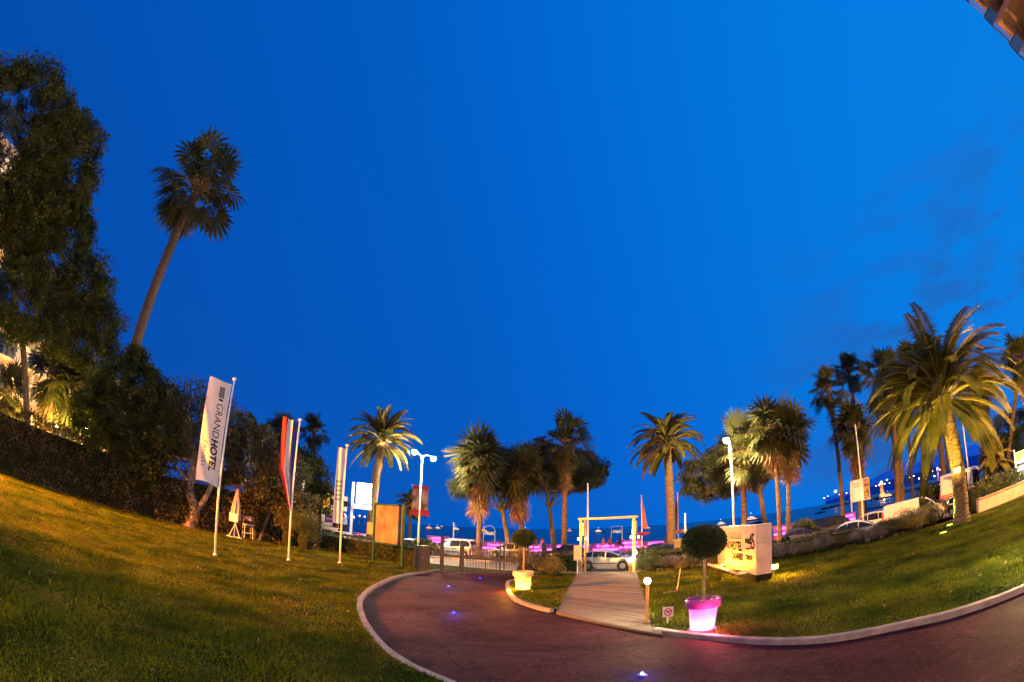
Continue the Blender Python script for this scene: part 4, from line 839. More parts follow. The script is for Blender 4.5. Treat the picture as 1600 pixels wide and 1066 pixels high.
sx = G(1208, 908, .1); sl = empty('ground_floodlight', w0 + wdir*.6 - Vector((-wdir.y, wdir.x, 0))*(WT+.30), math.atan2(wdir.y, wdir.x), 'orange floodlight at the right end of the stone sign', 'floodlight')
b = MB(); b.tube([(0, 0, .1), (0, 0, .5)], .03, 6); b.build('stand', M_dark, sl); b = MB(); b.box((0, 0, .62), (.18, .34, .20)); b.build('housing', M_dark, sl); b = MB(); b.box((-.10, 0, .62), (.02, .32, .18)); b.build('glass', M_flood, sl)
light('flood_glow', (-.25, -.3, .68), 900, (1, .42, .04), sl, .08)

# ------------------------------------------------------------------ planting beds on the right
hedge([(8.4, 30.2), (11.5, 30.4), (14.4, 27.9), (15.4, 26.6)], 1.15, .9, 'clipped hedge between brass gateway and stone sign', M_hedge, 130, .13, .08, name='low_hedge')
hedge([(15.6, 25.9), (18.6, 25.6), (21.6, 24.4)], 1.0, .9, 'dark clipped hedge right of the stone sign along the road railing', M_hedge, 130, .13, .08, name='low_hedge')
beds = [((8.7, 28.9), (.9, .7, .95), M_leafmd, 'tall leafy green clump at the right foot of the brass gateway'), ((10.0, 29.1), (1.1, .7, .9), M_lav, 'silvery lavender clump right of the gateway lamps'), ((11.4, 28.9), (1.0, .7, .85), M_lav, 'second lavender clump from the brass gateway'),
 ((12.3, 27.5), (1.2, .8, .8), M_yel, 'yellowish low shrub just left of the topiary ball'), ((10.7, 27.6), (.9, .6, .55), M_yel, 'low yellow-green cushion plant at the lawn edge left of the topiary ball'), ((13.4, 27.6), (1.0, .7, .7), M_lav, 'lavender clump behind the topiary stem'),
 ((15.8, 24.6), (1.0, .8, 1.0), M_lav, 'first silver lavender clump right of the stone sign'), ((17.1, 24.4), (1.0, .7, .85), M_grey, 'grey-green low shrub in the bed right of the stone sign'), ((18.3, 24.1), (1.0, .7, .95), M_lav, 'third silver clump along the bed right of the sign'),
 ((19.6, 23.9), (1.0, .7, .8), M_leafol, 'olive-coloured low shrub in the middle of the right bed'), ((20.8, 23.2), (1.0, .7, .95), M_lav, 'silver lavender clump in front of the white hatchback'), ((21.7, 22.6), (.9, .7, .8), M_lav, 'last silver clump before the big dark bushes'),
 ((23.0, 22.6), (1.3, 1.2, 1.3), M_leafol, 'dark olive bush at the left end of the big bush row'), ((24.6, 22.0), (1.7, 1.4, 1.55), M_grey, 'large rounded grey bush before the white van'), ((24.0, 20.9), (1.1, .9, 1.0), M_yel, 'yellow-flowering bush in front of the large grey bush'),
 ((24.9, 23.4), (1.5, 1.0, .95), M_grey, 'low grey bush behind the row, before the tail of the panel van'),
 ((26.1, 21.3), (1.5, 1.2, 1.5), M_grey, 'grey bush with browned right side by the white van bonnet')]
for (x, y), rad, m, lb in beds: shrub((x, y, .08), rad, lb, m, 5200 if rad[0] > 1.15 else 2600, .13 if m is M_lav else .10, name='bed_shrub', up=.4, aspect=.25, group='planting beds')

# right: ramp, low wall, hedge, lit board
poly('side_driveway', [(24.6, 20.4), (28.2, 17.4), (36, 14.6), (60, 12), (60, 16.5), (36, 18.0), (31, 21), (27.5, 25)], .006, M_asph)
wA, wB = on(1528, 803, 34, 0), on(1660, 752, 41, 0)
d = wB-wA; lw = empty('low_garden_wall', wA, math.atan2(d.y, d.x), 'long low pinkish wall beside the side driveway at the right', 'wall')
n = 9
for k in range(n): b = MB(); b.box((d.length*(k+.5)/n, 0, .42), (d.length/n-.012, .3, .84)); b.build('wall_block', mat('pink_wall', (.46, .30, .27), .8, .12, 1.5, bump=.3), lw)
b = MB(); b.box((d.length/2, 0, .87), (d.length+.1, .38, .06)); b.build('coping', M_stone, lw)
nn = Vector((-d.y, d.x, 0)).normalized()
hedge([(wA + nn*.9).xy, (wB + nn*.9).xy], 1.75, 1.0, 'clipped hedge standing behind the low pinkish wall', M_hedge, 120, .15, .08, name='low_hedge')
p = on(1606, 742, 38.5, 0); lb_ = empty('lit_menu_board', p, facing(p), 'bright white lit board with orange top at the right picture edge', 'illuminated sign')
for s in (-1, 1): b = MB(); b.box((s*1.05, 0, 1.6), (.09, .09, 3.2)); b.build('post', M_white, lb_)
zc = at(1600, 728, 38.5).z
b = MB(); b.box((0, 0, zc), (2.1, .12, 2.2)); b.build('light_box', mat('lit_board', (.9, .9, .85), .4, 0, emit=(1, .97, .85), es=2.6), lb_)
b = MB(); b.box((0, -.07, zc+.78), (2.0, .02, .6)); b.build('header', mat('board_orange', (.5, .25, .05), .5, 0, emit=(.6, .28, .05), es=.5), lb_)
b = MB(); b.box((-.1, -.07, zc+.2), (1.8, .02, .22)); b.build('print_bar', M_ink, lb_)
light('board_glow', (0, -.6, zc), 600, (1, .93, .75), lb_, .3)

# ground spots under the big palm
for (x, y), tgt, lb, pw in (((1474, 834), (22.8, 16.4, 9.5), 'in-ground spotlight casting yellow-green on the palm, nearer one', 15000), ((1484, 822), (24.2, 17.4, 9), 'in-ground spotlight at the foot of the thick palm trunk', 2600)):
    p = G(x, y, .1); o = empty('ground_spotlight', p, 0, lb, 'ground light', 'palm spotlights'); b = MB(); b.lathe([(.26, 0), (.26, .05), (.20, .07), (.01, .07)], n=18); b.build('housing', M_steel, o)
    b = MB(); b.lathe([(.001, .075), (.19, .075)], n=18, cap=False); b.build('lens', mat('green_lens', (.6, 1, .1), .3, 0, emit=(.45, 1, .05), es=9), o)
    light('spot_beam', (0, 0, .18), pw, (1, .66, .08), o, .1, 'SPOT', None, 84, .5).rotation_euler = (Vector(tgt)-p).to_track_quat('-Z', 'Y').to_euler()

# ------------------------------------------------------------------ street lamps
def street_lamp(base, H_, heads, label, power, col=(1, .74, .40), arm=1.3, r=.11, es=260):
    o = empty('street_lamp', base, facing(base), label, 'street lamp', 'tall street lamps'); b = MB(); b.tube([(0, 0, 0), (0, 0, H_*.4), (0, 0, H_)], [r, r*.8, r*.5], 12); b.build('pole', M_white, o, smooth=True)
    b = MB(); b.lathe([(r*2.2, 0), (r*2.2, .06), (r*1.5, .1), (r*1.3, .6), (r, .7)], n=14); b.build('base_cover', M_white, o)
    for hx, hy, hz in heads:
        b = MB(); b.tube([(0, 0, H_-.3), (hx*.3, hy*.3, H_+.05), (hx, hy, H_+hz+.06)], .028, 6); b.build('arm', M_white, o)
        h = MB(); h.box((hx, hy, H_+hz+.05), (.50, .34, .07), top=.6); hd = h.build('lamp_head', M_white, o)
        b = MB(); b.lathe([(.001, -.34), (.14, -.29), (.22, -.17), (.20, -.04), (.12, .02)], (hx, hy, H_+hz-.02), 12); b.build('lens', mat('street_lens', (1, .9, .7), .3, 0, emit=(1, .80, .5), es=es), hd)
        light('street_light', (hx, hy, H_+hz-.62), power, col, o, .16)
    return o
pl = on(653, 870, 43.5, .05); Ht_ = at(657, 712, 43.5).z
lampA = street_lamp(pl, Ht_, [(-.75, 0, .35), (1.0, .1, -.1)], 'tall white street lamp with two heads and a red banner, right of the date palm', 6500)
bn = empty('lamp_banner', pl + Vector((0, 0, 0)), facing(pl), 'pair of red-edged vertical banners hung on the twin street lamp', 'banner')
zt, zb = at(655, 760, 43.5).z, at(654, 806, 43.5).z
for s in (-1, 1):
    b = MB(); b.box((s*.42, -.05, (zt+zb)/2), (.60, .02, zt-zb)); b.build('cloth', mat('banner_print', (.08, .05, .06), .7, .6, 1.6, col2=(.22, .18, .20)), bn)
    b = MB(); b.box((s*.46, -.07, zb+.22), (.80, .02, .52)); b.build('red_band', mat('banner_red', (.14, .004, .03), .7, .1), bn)
    b = MB(); b.box((s*.42, -.07, zt-.15), (.60, .02, .34)); b.build('red_band', MATS['banner_red'], bn)
for z in (zt, zb): b = MB(); b.box((0, 0, z), (1.6, .03, .03)); b.build('bracket', M_steel, bn)
pl2 = on(1147, 862, 37.5, .05); H2_ = at(1140, 690, 37.5).z
lampB = street_lamp(pl2, H2_, [(-.25, -.35, .15)], 'street lamp glaring yellow in front of the fan palm over the stone sign', 9000, (1, .70, .30))
pl3 = on(920, 880, 40, .05)
street_lamp(on(918, 868, 40, .05), at(921, 756, 40).z, [], 'plain tapering white pole without lamp behind the brass gateway', 0, r=.10)
street_lamp(on(1349, 835, 38, .05), at(1334.5, 665, 38).z, [], 'thin white pole carrying the poster panel, right of the white hatchback', 0, r=.085)
b = MB(); pp = at(1348, 765, 37.8); po = empty('poster_panel', pp, facing(pp)-.45, 'white poster panel on the thin pole, text side and image side', 'sign')
b.box((-.25, 0, 0), (1.75, .06, 1.62)); b.build('panel', M_white, po); b = MB(); b.box((.33, -.04, 0), (.45, .02, 1.5)); b.build('picture', mat('poster_print', (.06, .04, .03), .6, .7, 5, col2=(.6, .35, .12)), po)
lettering('FESTIVAL', .14, M_ink, po, (-.55, -.04, .5)); lettering('CANNES', .12, M_ink, po, (-.55, -.04, .3))
b = MB(); b.box((.62, -.05, 0), (.10, .02, 1.5)); b.build('orange_band', mat('poster_orange', (.55, .28, .05), .6, .1), po)
street_lamp(on(1515, 770, 52, .05), at(1503, 650, 52).z, [], 'white pole behind the high van, half hidden by palm fronds', 0, r=.12)
street_lamp(on(1071, 870, 36, .05), at(1071, 803, 36).z, [], 'short white post just left of the topiary ball', 0, r=.11)
# street lamp and mast outside the picture lighting the lawns, then added fill lamps
street_lamp(Vector((32.5, 11.5, 0)), 9.0, [(-.9, 0, .1)], 'street lamp beyond the right edge of the picture', 34000, (1, .50, .10))
mf = empty('mast_floodlight', (-39.5, 2.5, 0), 0, 'floodlight mast beyond the left edge of the picture lighting the lawn', 'floodlight')
b = MB(); b.tube([(0, 0, 0), (0, 0, 8.6)], .09, 8); b.build('pole', M_dark, mf); b = MB(); b.box((.1, .1, 8.9), (.5, .5, .4)); b.build('housing', M_dark, mf)
light('lawn_flood', (.5, .6, 8.9), 480000, (1, .30, .012), mf, .25, 'SPOT', None, 56, .55).rotation_euler = (Vector((-22.5, 15.5, 0)) - Vector((-39, 3.1, 8.9))).to_track_quat('-Z', 'Y').to_euler()
street_lamp(Vector((9, -9, 0)), 6.5, [(0, .5, .1)], 'added fill lamp behind the viewpoint', 9000, (1, .52, .25))  # unseen lamp added as general warm fill for the foreground
street_lamp(Vector((-9, -10, 0)), 6.5, [(0, .5, .1)], 'second added fill lamp behind the viewpoint', 15000, (1, .72, .30))  # unseen lamp added to brighten the near lawn and left trees

# ------------------------------------------------------------------ vehicles
M_tyre = mat('tyre', (.018, .018, .018), .9, .1); M_carglass = mat('car_glass', (.012, .014, .02), .08, 0, spec=.9)
M_hl = mat('headlight_glass', (.7, .7, .72), .1, .05, spec=.9); M_tl = mat('tail_light', (.45, .01, .01), .3, 0, emit=(1, .02, .01), es=.6)
M_plate = mat('number_plate', (.75, .75, .70), .5, .02)
def interp(P, x):
    for (x0, z0), (x1, z1) in zip(P, P[1:]):
        if x <= x1: t = (x-x0)/(x1-x0) if x1 > x0 else 0; return z0+(z1-z0)*t
    return P[-1][1]
def car(p, rz, label, col, L_=4.1, wd=1.72, roof=1.45, kind='hatch', name='parked_car', cat='car', stripe=None, dark=0, sc=1.0, metal=.2, lit=True):
    """front towards local +x"""
    h = L_/2; o = empty(name, p, rz, label, cat, 'cars along the boulevard')
    if kind == 'hatch': top = [(-h, .80), (-h+.12, .98), (-h+.55, roof-.17), (-h+1.0, roof-.03), (-.35, roof), (.1, roof-.04), (.45, roof-.14), (1.2, .97), (h-.3, .80), (h, .58)]; belt = [(-h, .78), (-h+.12, .95), (.9, .86), (1.2, .94), (h-.3, .78), (h, .56)]; xg = (-h+.22, 1.2)
    elif kind == 'saloon': top = [(-h, .80), (-h+.12, .96), (-h+.75, 1.0), (-h+1.35, roof-.03), (-.1, roof), (.35, roof-.08), (1.15, .96), (h-.25, .80), (h, .58)]; belt = [(-h, .78), (-h+.7, .96), (.9, .88), (1.15, .94), (h-.25, .78), (h, .56)]; xg = (-h+.8, 1.1)
    elif kind == 'mpv': top = [(-h, .95), (-h+.06, 1.1), (-h+.28, roof-.15), (-h+.6, roof), (.3, roof), (.8, roof-.15), (1.55, 1.08), (h-.2, .88), (h, .62)]; belt = [(-h, .92), (-h+.1, 1.04), (1.2, .96), (1.55, 1.05), (h-.2, .86), (h, .60)]; xg = (-h+.12, 1.5)
    else: top = [(-h, .9), (-h+.04, roof-.25), (-h+.2, roof-.03), (-h+.6, roof), (h-1.75, roof), (h-1.35, roof-.15), (h-.7, 1.25), (h-.15, 1.0), (h, .62)]; belt = [(-h, 1.1), (h-.9, 1.08), (h-.7, 1.2), (h-.15, .98), (h, .60)]; xg = (h-2.2, h-.75)
    wr = .33 if roof < 1.9 else .36; xw = (-h+.78, h-.82); zb = .24
    X = np.unique(np.round(np.concatenate([np.linspace(-h, h, 31), [x+k for x in xw for k in (-wr-.08, -wr*.8, -wr*.45, 0, wr*.45, wr*.8, wr+.08)]]), 3))
    b = MB(); vs = []
    for x in X:
        e_ = min(1, max(0, (h-abs(x))/.45)); w2 = wd/2*(.80+.20*math.sin(e_*PI/2)); zt = interp(top, x); zl = min(interp(belt, x), zt); z0 = zb + .10*(1-e_)
        for xx in xw:
            if abs(x-xx) < wr+.07: z0 = max(z0, math.sqrt(max(0, (wr+.07)**2-(x-xx)**2)) + wr - .03)
        hh = max(0, zt-zl); rw = w2*(1-.24*min(1, hh/.45))
        z0 = min(z0, zl-.12)
        half = [(w2*.93, z0), (w2*.99, z0+(zl-z0)*.35), (w2, z0+(zl-z0)*.6), (w2*.965, zl), (rw+.015, zl+hh*.86), (rw*.86, zl+hh*.98), (rw*.45, zt+.015), (0, zt+.02)]
        vs += [(x, y, z) for y, z in half] + [(x, -y, z) for y, z in half[-2::-1]]
    n = 15; fs = [(i*n+j, i*n+j+1, (i+1)*n+j+1, (i+1)*n+j) for i in range(len(X)-1) for j in range(n-1)] + [tuple(range(n)), tuple((len(X)-1)*n+j for j in range(n-1, -1, -1))]
    fs += [((i+1)*n, (i+1)*n+n-1, i*n+n-1, i*n) for i in range(len(X)-1)]
    b.add(vs, fs); paint = mat('car_paint_%d_%d_%d' % tuple(int(c*99) for c in col), col, .28, .03, 3, metal=metal, spec=.6)
    b.build('body', paint, o, smooth=False)
    # side windows: split by pillars
    def sidepane(x0, x1, s):
        b = MB(); k = 5; P = []
        for i in range(k+1):
            x = x0+(x1-x0)*i/k; zt, zl = interp(top, x), min(interp(belt, x), interp(top, x)); e_ = min(1, max(0, (h-abs(x))/.45)); w2 = wd/2*(.80+.20*math.sin(e_*PI/2)); hh = zt-zl; rw = w2*(1-.24*min(1, hh/.45))
            P += [(x, s*(w2*.965+.012), zl+.03), (x, s*(rw+.015+.012), zl+max(.04, hh*.84))]
        b.add(P, [(2*i, 2*i+1, 2*i+3, 2*i+2) for i in range(k)]); b.build('window', M_carglass, o)
    a, c = xg; cuts = [(a+.10, a+(c-a)*.30-.03), (a+(c-a)*.30+.03, a+(c-a)*.60-.04), (a+(c-a)*.60+.04, c-.12)] if kind != 'van' else [(a+.1, c-.15)]
    if kind == 'tall': cuts = [(a+.1, c-.15), (a-1.7, a-.5)]
    for x0, x1 in cuts:
        for s in (-1, 1): sidepane(x0, x1, s)
    def crosspane(x0, x1):
        b = MB(); P = []
        for x in (x0, x1):
            zt = interp(top, x); w2 = wd/2*.70; nz = .03; P += [(x, -w2, zt+nz), (x, w2, zt+nz)]
        b.add(P, [(0, 1, 3, 2)]); b.build('window', M_carglass, o)
    fx = [q for q in top if q[0] > 0 or kind in ('van', 'tall')]; pr = {'hatch': (.47, 1.18), 'saloon': (.40, 1.10), 'mpv': (.85, 1.50), 'van': (h-1.33, h-.75), 'tall': (h-1.33, h-.75)}[kind]; crosspane(*pr)
    if kind in ('hatch', 'mpv'): crosspane(-h+.11, -h+.40 if kind == 'hatch' else -h+.27)
    if kind == 'saloon': crosspane(-h+.80, -h+1.30)
    wh = None
    for x in xw:
        for s in (-1, 1):
            b = MB(); y0 = s*(wd/2-.20); y1 = s*(wd/2-.005)
            b.tube([(0, y0, 0), (0, y1-s*.02, 0), (0, y1, 0)], [wr, wr, wr*.93], 20); t_ = b.build('wheel', M_tyre, o, (x, 0, wr))
            b = MB(); b.tube([(0, y1-s*.01, 0), (0, y1+s*.012, 0)], [wr*.62, wr*.56], 12)
            for k in range(5): an = 2*PI*k/5; b.box((wr*.3*math.cos(an), y1+s*.016, wr*.3*math.sin(an)), (.05, .012, .05))
            b.build('rim', M_steel, t_)
    for s in (-1, 1):
        b = MB(); b.box((h-.17, s*(wd/2-.30), .68), (.28, .36, .15), s*-.35); b.build('headlight', M_hl, o)
        b = MB(); b.box((-h+.06, s*(wd/2-.25), .86 if roof < 1.9 else 1.1), (.14, .20, .22 if roof < 1.9 else .5)); b.build('tail_light', M_tl, o)
        b = MB(); b.box((pr[1]-.25 if kind != 'van' else h-1.0, s*(wd/2+.06), 1.0 if roof < 1.9 else 1.3), (.12, .17, .13)); b.build('mirror', M_dark, o)
        b = MB(); b.box((0, s*(wd/2-.004), .52), (L_*.42, .03, .06)); b.build('side_trim', M_dark, o)
        for x in ((-.55, .45) if kind != 'van' else (h-1.95,)):
            b = MB(); b.box((x, s*(wd/2+.004), .86), (.20, .03, .03)); b.build('door_handle', M_dark, o)
            b = MB(); b.box((x-.14, s*(wd/2-.011), .62), (.014, .03, .52)); b.build('door_gap', M_dark, o)
    b = MB(); b.box((h-.02, 0, .38), (.12, wd*.80, .20)); b.build('bumper', M_dark if dark else paint, o)
    b = MB(); b.box((-h+.02, 0, .42), (.12, wd*.80, .20)); b.build('bumper', M_dark if dark else paint, o)
    for s in (-1, 1): b = MB(); b.box((s*(h+.045), 0, .46), (.015, .50, .11)); b.build('number_plate', M_plate, o)
    b = MB(); b.box((0, 0, .36), (L_*.86, wd*.80, .22)); b.build('underbody', M_tyre, o)
    if stripe:
        for z, c2 in stripe:
            for s in (-1, 1): b = MB(); b.box((-.1, s*(wd/2+.004), z), (L_*.86, .012, .13)); b.build('stripe', c2, o)
    o.scale = (sc, sc, sc); return o
W8 = (.60, .58, .56)
car(on(950, 893, 33.2, .03), RDIR+.03, 'silver three-door hatchback parked behind the brass gateway', (.45, .44, .46), 4.0, 1.70, 1.42, 'hatch', metal=.5)
car(on(709, 872, 47, .03), RDIR+PI+.10, 'pale people carrier with tall cabin seen through the open gate', W8, 4.5, 1.8, 1.74, 'mpv')
car(on(638, 868, 46.5, .03), RDIR+PI, 'white hatchback between notice board and street lamp', W8, 4.2, 1.74, 1.50, 'hatch')
car(on(796, 872, 47.5, .03), RDIR+PI+.05, 'white compact car parked behind the gate leaf and yellow pot', W8, 3.9, 1.7, 1.50, 'hatch')
car(on(888, 872, 46, .03), RDIR+PI, 'dark red-black saloon at the foot of the tallest fan palm', (.035, .015, .02), 4.4, 1.76, 1.40, 'saloon')
car(on(568, 850, 49, .03), RDIR+PI, 'white saloon left of the date palm trunk, pink light on its windows', W8, 4.4, 1.76, 1.40, 'saloon')
car(on(528, 850, 50, .03), RDIR+PI, 'white hatchback partly behind the folded banner pole and sponsor boards', W8, 4.1, 1.74, 1.44, 'hatch')
car(on(1036, 868, 40.5, .03), RDIR, 'dark blue saloon behind the stone pillar and dark date palm', (.02, .03, .09), 4.4, 1.76, 1.44, 'saloon')
car(on(1304, 845, 43.5, .03), RDIR-.05, 'black people carrier behind the road railing right of the pine', (.012, .012, .015), 5.0, 1.9, 1.82, 'mpv', metal=.4)
car(on(1341, 845, 34.8, .03), RDIR-.28, 'white small hatchback just in front of the black people carrier', (.62, .62, .64), 3.7, 1.66, 1.46, 'hatch')
car(on(1427, 828, 38.2, .03), RDIR-.28, 'long white panel van half hidden by the grey bushes', (.66, .64, .62), 5.2, 1.86, 1.92, 'van', name='parked_van', cat='van', dark=1)
car(on(1374, 838, 41.5, .03), RDIR-.25, 'white estate car directly behind the tail of the panel van', (.66, .64, .62), 4.4, 1.76, 1.55, 'hatch')
car(on(1452, 815, 46, .03), RDIR-.32, 'dark coupe passing beyond the white panel van', (.02, .02, .025), 4.5, 1.8, 1.42, 'saloon', metal=.4)
car(on(1510, 800, 50, .03), RDIR-.40, 'high white camper van with orange side stripes behind the big date palm trunk', (.68, .66, .64), 5.9, 2.1, 3.05, 'tall', name='camper_van', cat='camper van', stripe=((1.12, mat('stripe_orange', (.65, .12, .01), .5, .05)), (.92, mat('stripe_red', (.5, .02, .01), .5, .05))))
car(on(1517, 805, 36.5, .03), RDIR-1.15, 'dark grey car nosing out behind the right side of the big palm trunk', (.03, .035, .03), 4.2, 1.76, 1.46, 'hatch')
car(on(497, 848, 52, .03), RDIR+PI, 'dark hatchback hidden behind the sponsor boards and low hedge', (.03, .03, .04), 4.1, 1.74, 1.48, 'hatch')
car(on(1252, 858, 39.5, .03), RDIR, 'dark grey saloon behind the railing right of the stone sign', (.05, .05, .06), 4.4, 1.76, 1.42, 'saloon')
car(on(1566, 768, 48, .03), RDIR-.5, 'red car beyond the low date palm right of the camper van', (.30, .02, .02), 4.3, 1.76, 1.48, 'hatch')
car(on(1588, 752, 52, .03), RDIR-.5, 'white saloon behind the lit board at the right edge', W8, 4.4, 1.76, 1.44, 'saloon')
def motorbike(p, rz, label, col, sc=1.0):
    o = empty('motor_scooter', p, rz, label, 'scooter', 'scooters by the road'); pm = mat('scooter_%d' % int(sum(col)*999), col, .3, .05, metal=.2)
    for x in (-.62, .66):
        b = MB(); b.tube([(x, -.06, .28), (x, .06, .28)], .28, 16); w_ = b.build('wheel', M_tyre, o); b = MB(); b.tube([(x, -.07, .28), (x, .07, .28)], .13, 10); b.build('rim', M_steel, w_)
    b = MB(); b.tube([(-.80, 0, .62), (-.55, 0, .66), (-.2, 0, .55), (.1, 0, .38), (.36, 0, .45), (.5, 0, .8)], [.06, .17, .19, .15, .15, .08], 10); b.build('body', pm, o, smooth=True)
    b = MB(); b.tube([(-.78, 0, .80), (-.5, 0, .84), (-.1, 0, .80)], [.07, .13, .10], 8); b.build('seat', M_tyre, o, smooth=True)
    b = MB(); b.tube([(.66, 0, .28), (.5, 0, .8), (.42, 0, 1.05)], .035, 6); b.build('fork', M_steel, o)
    b = MB(); b.tube([(.38, -.34, 1.08), (.44, 0, 1.04), (.38, .34, 1.08)], .022, 6); b.build('handlebar', M_dark, o)
    b = MB(); b.add([(.56, -.17, .9), (.56, .17, .9), (.40, .14, 1.32), (.40, -.14, 1.32)], [(0, 1, 2, 3)]); b.build('windscreen', M_carglass, o)
    b = MB(); b.lathe([(.01, 0), (.07, .02), (.08, .07)], (.58, 0, .8), 8); b.build('headlight', M_hl, o)
    o.scale = (sc,)*3; return o
motorbike(on(1215, 868, 29.8, .03), RDIR+.5, 'dark scooter just right of the stone sign', (.02, .02, .03))
motorbike(on(1224, 866, 30.6, .03), RDIR+.7, 'second dark scooter leaning right of the stone sign, violet reflection', (.04, .02, .05))
motorbike(on(1484, 806, 38, .03), RDIR+2.8, 'dark blue motor scooter left of the big palm trunk', (.01, .02, .08), 1.25)
motorbike(on(604, 866, 44.5, .03), RDIR+.9, 'scooter parked below the notice board, left of the white hatchback', (.05, .05, .05))
motorbike(on(612, 866, 45, .03), RDIR+.8, 'second scooter below the notice board beside the white hatchback', (.3, .3, .3))
for i, (x, D) in enumerate(((1478, 36.0), (1505, 35.5), (1454, 35.6))):
    p = on(x, 812, D, .03); o = empty('street_bollard', p, 0, ('black bollard just left of the big palm trunk', 'black bollard just right of the big palm trunk', 'black bollard at the bonnet of the white panel van')[i], 'bollard', 'black bollards at the side driveway')
    b = MB(); b.lathe([(.07, 0), (.06, .05), (.05, .1), (.05, 1.2), (.075, 1.25), (.06, 1.34), (.01, 1.38)], n=12); b.build('post', M_dark, o)

# ------------------------------------------------------------------ signs and things left of the gate
pA, pB = on(462, 850, 50, 0), on(541, 856, 50, 0); d = pB-pA; BW = d.length
zt, zb = at(500, 803, 50).z, at(500, 838, 50).z
sbd = empty('sponsor_board', pA, math.atan2(d.y, d.x), 'wide board of sponsor panels behind the low hedge, left of the folded banner', 'billboard')
for x in (.3, BW/2, BW-.3): b = MB(); b.box((x, .08, zt/2), (.14, .12, zt)); b.build('post', mat('yellow_post', (.65, .36, .03), .6, .1), sbd)
rowh = (zt-zb)/3
cells = [[(0, .33, 'k', 'SONY'), (.33, .55, 'w', 'RADIO'), (.55, .80, 'p', 'STUDIO'), (.80, 1, 'b', 'TV')], [(0, .25, 'w', ''), (.25, .50, 'g', 'HI'), (.50, .82, 'w', 'FILM MARKET'), (.82, 1, 'k', '')], [(0, .50, 'w', ''), (.50, .75, 'k', 'CINEMA'), (.75, 1, 'k', 'PALACE')]]
cm_ = {'k': M_ink, 'w': mat('board_white', (.58, .52, .54), .6, .05), 'p': mat('board_purple', (.06, .02, .10), .5, .3), 'g': mat('board_grey', (.20, .18, .21), .6, .2), 'b': mat('board_blue', (.20, .28, .55), .6, .2)}
for r, row in enumerate(cells):
    for (a, c, k, tx) in row:
        z = zt - rowh*(r+.5); b = MB(); b.box((BW*(a+c)/2, 0, z), (BW*(c-a)-.03, .06, rowh-.04)); pn = b.build('panel', cm_[k], sbd)
        if tx: lettering(tx, min(rowh*.62, BW*(c-a)*1.3/len(tx)), cm_['w'] if k in 'kp' else M_ink, pn, (BW*(a+c)/2, -.035, z), bold=.01 if tx == 'SONY' else 0)
p = on(513, 850, 52, 0); ys = empty('direction_signs', p, facing(p), 'yellow column with stacked white direction signs and a cross on top', 'signpost')
ztop = at(517, 762, 52).z
b = MB(); b.box((0, 0, 1.8), (.32, .3, 3.6)); b.build('column', mat('yellow_post', (.65, .36, .03)), ys)
for zz in (at(508, 776, 52).z, at(508, 788, 52).z):
    for x in (-.75, -.30): b = MB(); b.tube([(x, 0, zz-.40), (x, 0, zz+.40)], .20, 12); b.build('yellow_drum', mat('yellow_bright', (.85, .52, .03), .5, .05), ys)  # brighter yellow than the column
for i, (a, c) in enumerate(((777, 4), (786, 4), (793, 3))):
    z = at(520, a, 52).z; b = MB(); b.box((.95, -.1, z), (1.7, .08, .5)); pn = b.build('sign_blade', cm_['w'] if i != 1 else M_ink, ys); lettering(('HOTELS', 'PLAGES', 'MUSEE')[i], .3, M_ink if i != 1 else cm_['w'], pn, (.95, -.15, z))
z = at(520, 756, 52).z; b = MB(); b.box((.9, 0, z-.9), (.06, .06, 1.2)); b.build('mast', M_steel, ys); b = MB(); b.box((.9, 0, z), (.22, .1, 1.15)); b.box((.9, 0, z+.12), (.8, .104, .26)); b.build('cross', mat('cross_grey', (.50, .55, .62), .4, .1), ys)
p = on(547, 856, 44, 0); wp = empty('lit_advertising_panel', p, facing(p), 'brightly lit white advertising panel on a tall pole left of the date palm', 'illuminated sign')
zt, zb = at(559, 754, 44).z, at(559, 786, 44).z
b = MB(); b.box((0, .1, zt/2), (.24, .2, zt)); b.build('pole', M_white, wp); b = MB(); b.box((1.0, 0, (zt+zb)/2), (1.35, .25, zt-zb)); b.build('light_box', mat('light_box_white', (.9, .95, 1), .4, 0, emit=(.85, .95, 1), es=3.2), wp)
b = MB(); b.box((.9, 0, zb-.32), (1.7, .16, .45)); b.build('name_plate', cm_['w'], wp); light('panel_glow', (1, -.5, (zt+zb)/2), 700, (.8, .9, 1), wp, .3)
p = on(468, 850, 47, 0); ts = empty('blue_sign', p, facing(p), 'blue-backed sign frame on an orange-lit pole right of the tricolour pole', 'sign'); zt = at(470, 750, 47).z
b = MB(); b.box((0, 0, zt/2), (.2, .2, zt)); b.build('pole', M_white, ts); b = MB(); b.box((-.7, 0, zt-1.0), (1.3, .1, 2.0)); b.build('panel', mat('panel_blue', (.03, .06, .28), .5, .2), ts)
p = on(578, 862, 44.3, .05); yb = empty('yellow_block', p, facing(p), 'low yellow block around the foot of the left date palm', 'planter'); b = MB(); b.prism([(-1.1, -.8), (1.5, -.8), (1.2, .8), (-.9, .8)], 0, .85); b.build('side_wall', mat('yellow_block_paint', (.62, .36, .06), .7, .1), yb); b = MB(); b.prism([(-1.0, -.7), (1.4, -.7), (1.1, .7), (-.8, .7)], .85, .93); b.build('top_slab', MATS['coping_stone'], yb)
shrub(on(665, 858, 44.5, .05), (1.5, 1.0, 1.5), 'bright green fern-like plant bed right of the twin street lamp', M_leafmd, 2600, .34, name='fern_bed', up=.9, aspect=.14)
shrub(on(1258, 848, 41, .05), (1.4, 1.2, 1.9), 'dark spiky bush left of the black people carrier', M_leafmd, 2200, .34, name='spiky_bush', up=.8, aspect=.14)
